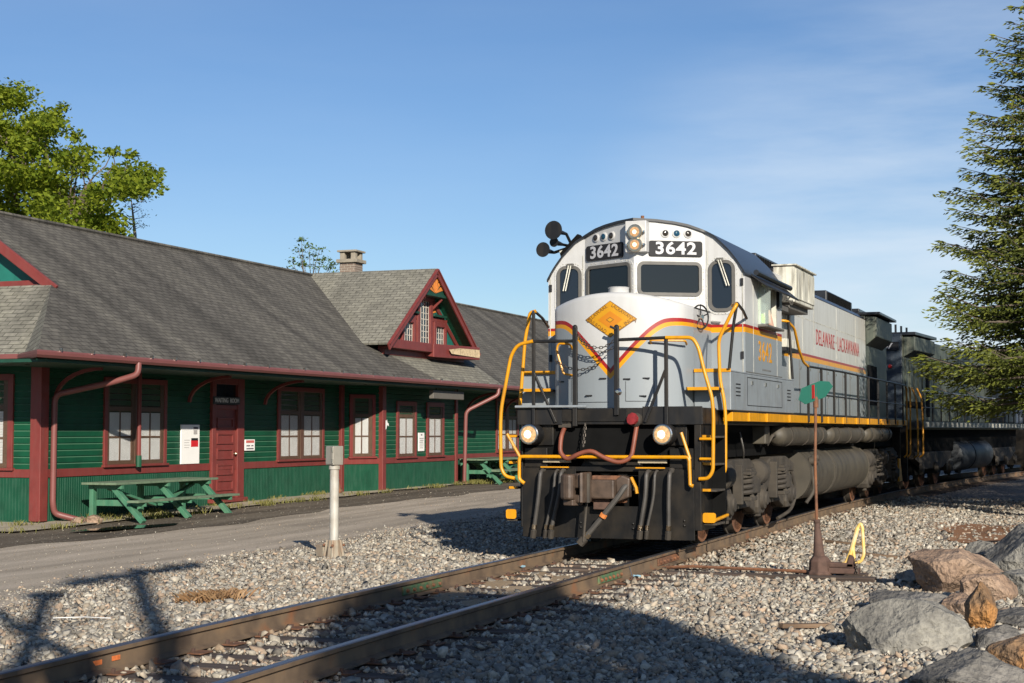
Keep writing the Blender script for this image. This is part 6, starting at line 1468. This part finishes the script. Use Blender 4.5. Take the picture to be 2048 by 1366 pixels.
# sapling showing above the ridge
sp_t = thing('sapling', 'thin light green sapling top showing over the ridge left of the chimney', 'tree', (-28, 54, -.1)); ROOTS[sp_t.name] = 1
Cs = []; Ss = []; r3 = random.Random(4)
base = Vector((-28, 54, -.1))
for px, py in ((603, 480), (618, 492), (596, 500), (628, 508), (640, 498), (650, 518), (585, 520), (600, 528), (578, 540), (612, 530), (632, 535), (658, 535), (668, 528), (590, 550), (622, 552), (645, 550), (662, 548), (606, 515), (638, 522)):
    w_ = world_at(px, py, 54+r3.uniform(-.5, .5)); k = 34; d = nr.normal(size=(k, 3))*np.array([.15, .15, .055]); Cs.append(np.array(w_)+d); Ss.append(nr.uniform(.045, .09, k))
    root_ = world_at(622+r3.uniform(-12, 12), 600, 54); limb(sp_t, wob(root_, w_, 5, .05, r3), .022, .008, name='twig', n=5)
V, F, Tn = leaf_cloud(np.concatenate(Cs), np.concatenate(Ss), .9, .5, 9); raw_mesh('crown', V, F, Tn, 'sap', sp_t)
limb(sp_t, [base, Vector((-28, 54, 3)), world_at(622, 600, 54)], .09, .03, name='trunk')
# spruces
def spruce(name, label, loc, H, r_base, seed, zlow=1.9, group=None, dens=1.0, fexp=.55):
    t = thing(name, label, 'tree', loc, 0, group); r_ = np.random.RandomState(seed)
    limb(t, [Vector((0, 0, -.3)), Vector((.03, 0, H*.4)), Vector((0, .03, H))], .22, .02, name='trunk', n=10)
    P = []; D = []; L_ = []; tn = []; mb = MB(); z = zlow
    while z < H-.15:
        frac = (H-z)/(H-zlow); Lb = r_base*frac**fexp+.10
        nb_ = max(6, int((8+4*frac)*min(dens, 1.25))); a0 = r_.uniform(0, 6.28)
        for k in range(nb_):
            a = a0+6.283*k/nb_+r_.normal()*.2; L = Lb*r_.uniform(.68, 1.12); dz = r_.normal()*.08; droop = -.10*L*r_.uniform(.6, 1.5)*(.4+frac)
            dirv = np.array([math.cos(a), math.sin(a), 0.]); side = np.array([-math.sin(a), math.cos(a), 0.])
            def at(s): return np.array([0, 0, z+dz])+dirv*L*s+np.array([0, 0, droop*(1.75*s-1.15*s**3)*1.4+.10*L*s**3])
            mb.tube([at(s) for s in (0, .35, .7, 1)], [.028*frac+.008, .02*frac+.006, .012, .004], 4, False)
            nt = max(6, int(L*11*dens))
            for i in range(nt):
                s = .16+.84*(i+.5)/nt; tw = (.42*(1-s)+.16)*L*.52+.07; sg = 1 if i % 2 else -1; p0 = at(s)
                dv_ = dirv*(.55+.4*s)+side*sg*(.9-.45*s)+np.array([0, 0, -.20+r_.normal()*.16]); dv_ /= np.linalg.norm(dv_)
                m_ = max(2, int(tw/.062))
                for q in range(m_):
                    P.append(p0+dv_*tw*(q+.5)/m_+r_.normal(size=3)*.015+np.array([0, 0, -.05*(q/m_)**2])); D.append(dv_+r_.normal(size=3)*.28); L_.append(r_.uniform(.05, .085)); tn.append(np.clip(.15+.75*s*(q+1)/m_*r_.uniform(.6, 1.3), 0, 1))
            P.append(at(1.0)); D.append(dirv+np.array([0, 0, .15])); L_.append(.12); tn.append(.9)
        z += .235+.11*r_.rand()
    mb.build('branches', 'bark', t, fix=False)
    P = np.array(P); D = np.array(D); L_ = np.array(L_)[:, None]; tn = np.array(tn); D /= np.linalg.norm(D, axis=1)[:, None]; N = len(P)
    Vs = []; Fs = []; Ts = []
    for q in range(2):
        n_ = r_.normal(size=(N, 3)); s_ = np.cross(D, n_); s_ /= np.linalg.norm(s_, axis=1)[:, None]
        V = np.stack([P-D*L_*.75, P+s_*L_*.24, P+D*L_*.95, P-s_*L_*.24], 1).reshape(-1, 3); Vs.append(V); Fs.append(np.arange(N*4).reshape(N, 4)+q*N*4); Ts.append(np.repeat(tn*r_.uniform(.7, 1.15, N), 4))
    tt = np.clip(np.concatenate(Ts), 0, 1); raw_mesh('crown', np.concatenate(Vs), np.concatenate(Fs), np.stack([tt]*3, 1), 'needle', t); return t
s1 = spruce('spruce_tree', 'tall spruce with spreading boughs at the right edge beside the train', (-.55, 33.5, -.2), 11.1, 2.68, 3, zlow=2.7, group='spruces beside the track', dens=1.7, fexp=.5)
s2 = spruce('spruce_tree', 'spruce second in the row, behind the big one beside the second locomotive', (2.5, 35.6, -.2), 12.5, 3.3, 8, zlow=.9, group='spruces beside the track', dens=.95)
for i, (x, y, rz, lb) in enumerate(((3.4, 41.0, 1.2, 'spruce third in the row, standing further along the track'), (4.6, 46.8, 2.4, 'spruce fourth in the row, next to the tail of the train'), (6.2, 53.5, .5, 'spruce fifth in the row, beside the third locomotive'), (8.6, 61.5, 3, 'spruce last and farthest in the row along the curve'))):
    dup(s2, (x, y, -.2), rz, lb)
# dead larch beside the maple
lt = thing('larch_tree', 'half dead larch with bare pale stem right of the maple behind the roof', 'tree', (-33.0, 50.0, -.2)); ROOTS[lt.name] = 1
tp_ = world_at(262, 395, 50); limb(lt, [Vector((tp_.x+.1, 50, -.3)), world_at(270, 470, 50), world_at(266, 430, 50), tp_], .09, .015, 'deadwood', 'trunk', 8)
Cs = []; Ss = []
for px, py in ((285, 402), (278, 420), (288, 432), (276, 445), (284, 452), (258, 412), (250, 440), (270, 412)):
    w_ = world_at(px, py, 50+r3.uniform(-.4, .4)); limb(lt, wob(world_at(265, py+8, 50), w_, 3, .04, r3), .02, .006, 'deadwood', 'branch', 5)
    k = 26; Cs.append(np.array(w_)+nr.normal(size=(k, 3))*np.array([.16, .16, .05])); Ss.append(nr.uniform(.03, .06, k))
V, F, Tn = leaf_cloud(np.concatenate(Cs), np.concatenate(Ss), .8, .4, 12); raw_mesh('crown', V, F, Tn*.3, 'needle', lt)
# thicket tree behind the photographer and trackside signals (their shadows cross the ballast)
bt_ = thing('round_topped_tree', 'dense broadleaf tree standing behind the viewpoint right of the track', 'tree', (8.05, -5.4, -.2)); ROOTS[bt_.name] = 1
k = 15000; zz = nr.uniform(.4, 10.0, k); rz_ = 1.9*(1-np.abs((zz-5.0)/5.15)**5)**.5*np.sqrt(nr.uniform(.1, 1, k)); aa = nr.uniform(0, 6.283, k)
wb = 1+.10*np.sin(aa*3+zz)+.08*np.sin(zz*2.1+aa)
Cc = np.stack([8.05+rz_*wb*np.cos(aa), -5.4+rz_*wb*np.sin(aa), zz], 1); V, F, Tn = leaf_cloud(Cc, nr.uniform(.10, .19, k), .3, .6, 14); raw_mesh('crown', V, F, Tn, 'maple', bt_)
limb(bt_, [Vector((8.05, -5.4, -.4)), Vector((8.1, -5.4, 4)), Vector((8.0, -5.5, 9))], .25, .04, name='trunk', n=10)
up = thing('utility_pole', 'wooden utility pole with one crossarm behind the viewpoint', 'utility pole', (3.9, -4.6, -.2))
MB().tube([(0, 0, -.5), (0, 0, 11.2)], [.17, .13], 10).build('pole', 'tie', up); MB().box(-.08, .08, -1.5, 1.5, 10.75, 10.98).build('crossarm', 'tie', up)
for y in (-1.3, -.7, .7, 1.3): MB().lathe([(0, .03), (.1, .06), (.2, .07), (.24, .03)], (0, y, 10.98), (0, 0, 1), 10).build('insulator', 'chrome', up)
xs = thing('crossing_signal', 'railway crossing signal mast with crossbuck and twin lamps behind the viewpoint', 'crossing signal', (2.35, -4.2, -.2))
MB().tube([(0, 0, -.3), (0, 0, 9.3)], .11, 10).build('mast', 'postgrey', xs); MB().lathe([(0, .02), (.05, .22), (.2, .26), (.26, .12)], (0, 0, 9.2), (0, 0, 1), 14).build('bell', 'postgrey', xs)
for sg in (-1, 1):
    MB().bar((-.75, -.3*sg-.12, 8.0-.62*sg), (.75, .3*sg-.12, 8.0+.62*sg), .04, .24, (0, 1, 0)).build('crossbuck_blade', 'signwhite', xs)
    MB().lathe([(0, .30), (.03, .30)], (sg*.55, -.2, 6.9), (0, -1, 0), 20).build('lamp_hood', 'black', xs)
MB().bar((-.7, -.1, 6.9), (.7, -.1, 6.9), .06, .06).build('lamp_arm', 'postgrey', xs)
# weeds by the wall and a dry tuft on the ballast
def blades(C, h, lean, seed):
    r_ = np.random.RandomState(seed); N = len(C); a = r_.uniform(0, 6.283, N); w = r_.uniform(.004, .009, N); hh_ = h*r_.uniform(.5, 1.2, N); d = np.stack([np.cos(a), np.sin(a), np.zeros(N)], 1); s_ = np.stack([-np.sin(a), np.cos(a), np.zeros(N)], 1)
    up_ = np.array([0, 0, 1.]); w = w[:, None]; H_ = hh_[:, None]; ln = lean*r_.uniform(.3, 1.3, N)[:, None]
    V = np.stack([C-s_*w, C+s_*w, C+d*ln*H_*.4+up_*H_*.6+s_*w*.8, C+d*ln*H_+up_*H_*.95], 1).reshape(-1, 3); t_ = np.repeat(r_.uniform(0, 1, N), 4)
    return V, np.arange(N*4).reshape(N, 4), np.stack([t_]*3, 1)
Cw = []
for _ in range(150):
    y = nr.uniform(23, 62); x = pav(y)+nr.normal()*.10 if nr.rand() < .75 else -18.95+nr.uniform(0, .15)
    if nr.rand() < .35+.3*math.sin(y*1.3): continue
    for q in range(nr.randint(20, 60)): a = x+nr.normal()*.10; b_ = y+nr.normal()*.14; Cw.append((a, b_, g(a, b_)+.02))
for cx_, cy_, k in ((-17.95, 45.9, 500), (-17.9, 47.5, 500), (-18.2, 26.4, 90), (-18.7, 40.1, 60), (-18.5, 27.6, 60)):
    for q in range(k): a = cx_+nr.normal()*.18; b_ = cy_+nr.normal()*.5; Cw.append((a, b_, g(a, b_)+.03))
V, F, Tn = blades(np.array(Cw), .12, .6, 3); o = raw_mesh('weeds', V, F, Tn, 'grassy'); tag(o, 'low yellow-green weeds along the edge of the station pavement', 'weeds', kind='stuff')
Cd = np.array([(-8.80+(lambda a: a*.16)(nr.normal()), 14.85+nr.normal()*.12-.1) for _ in range(620)]); Cd = np.array([(x, y, g(x, y)+.02) for x, y in Cd]); V, F, Tn = blades(Cd, .11, 1.2, 6)
o = raw_mesh('dry_grass_tuft', V, F, Tn, 'drygrass'); o['kind'] = 'stuff'; tag(o, 'flattened orange-brown dry grass tuft on the gravel beyond the left rail', 'grass tuft')
# far-off wood closing the view beyond the yard
Cs = []; Ss = []; r5 = np.random.RandomState(31)
for _ in range(330):
    tq = r5.uniform(0, 1); x = -95+150*tq; y = 150-70*max(0, .35-tq)/.35+r5.normal()*5; hgt = r5.uniform(4.2, 6.4); k = 120
    d = r5.normal(size=(k, 3)); d /= np.linalg.norm(d, axis=1)[:, None]; d *= r5.uniform(.5, 1.05, (k, 1))*np.array([2.6, 2.6, hgt/2]); Cs.append(np.array([x, y, hgt/2-.3])+d); Ss.append(r5.uniform(.28, .5, k))
V, F, Tn = leaf_cloud(np.concatenate(Cs), np.concatenate(Ss), .4, .65, 33); o = raw_mesh('distant_woods', V, F, Tn*.5, 'maple'); tag(o, 'far-off low wood beyond the end of the yard', 'wood', kind='stuff')
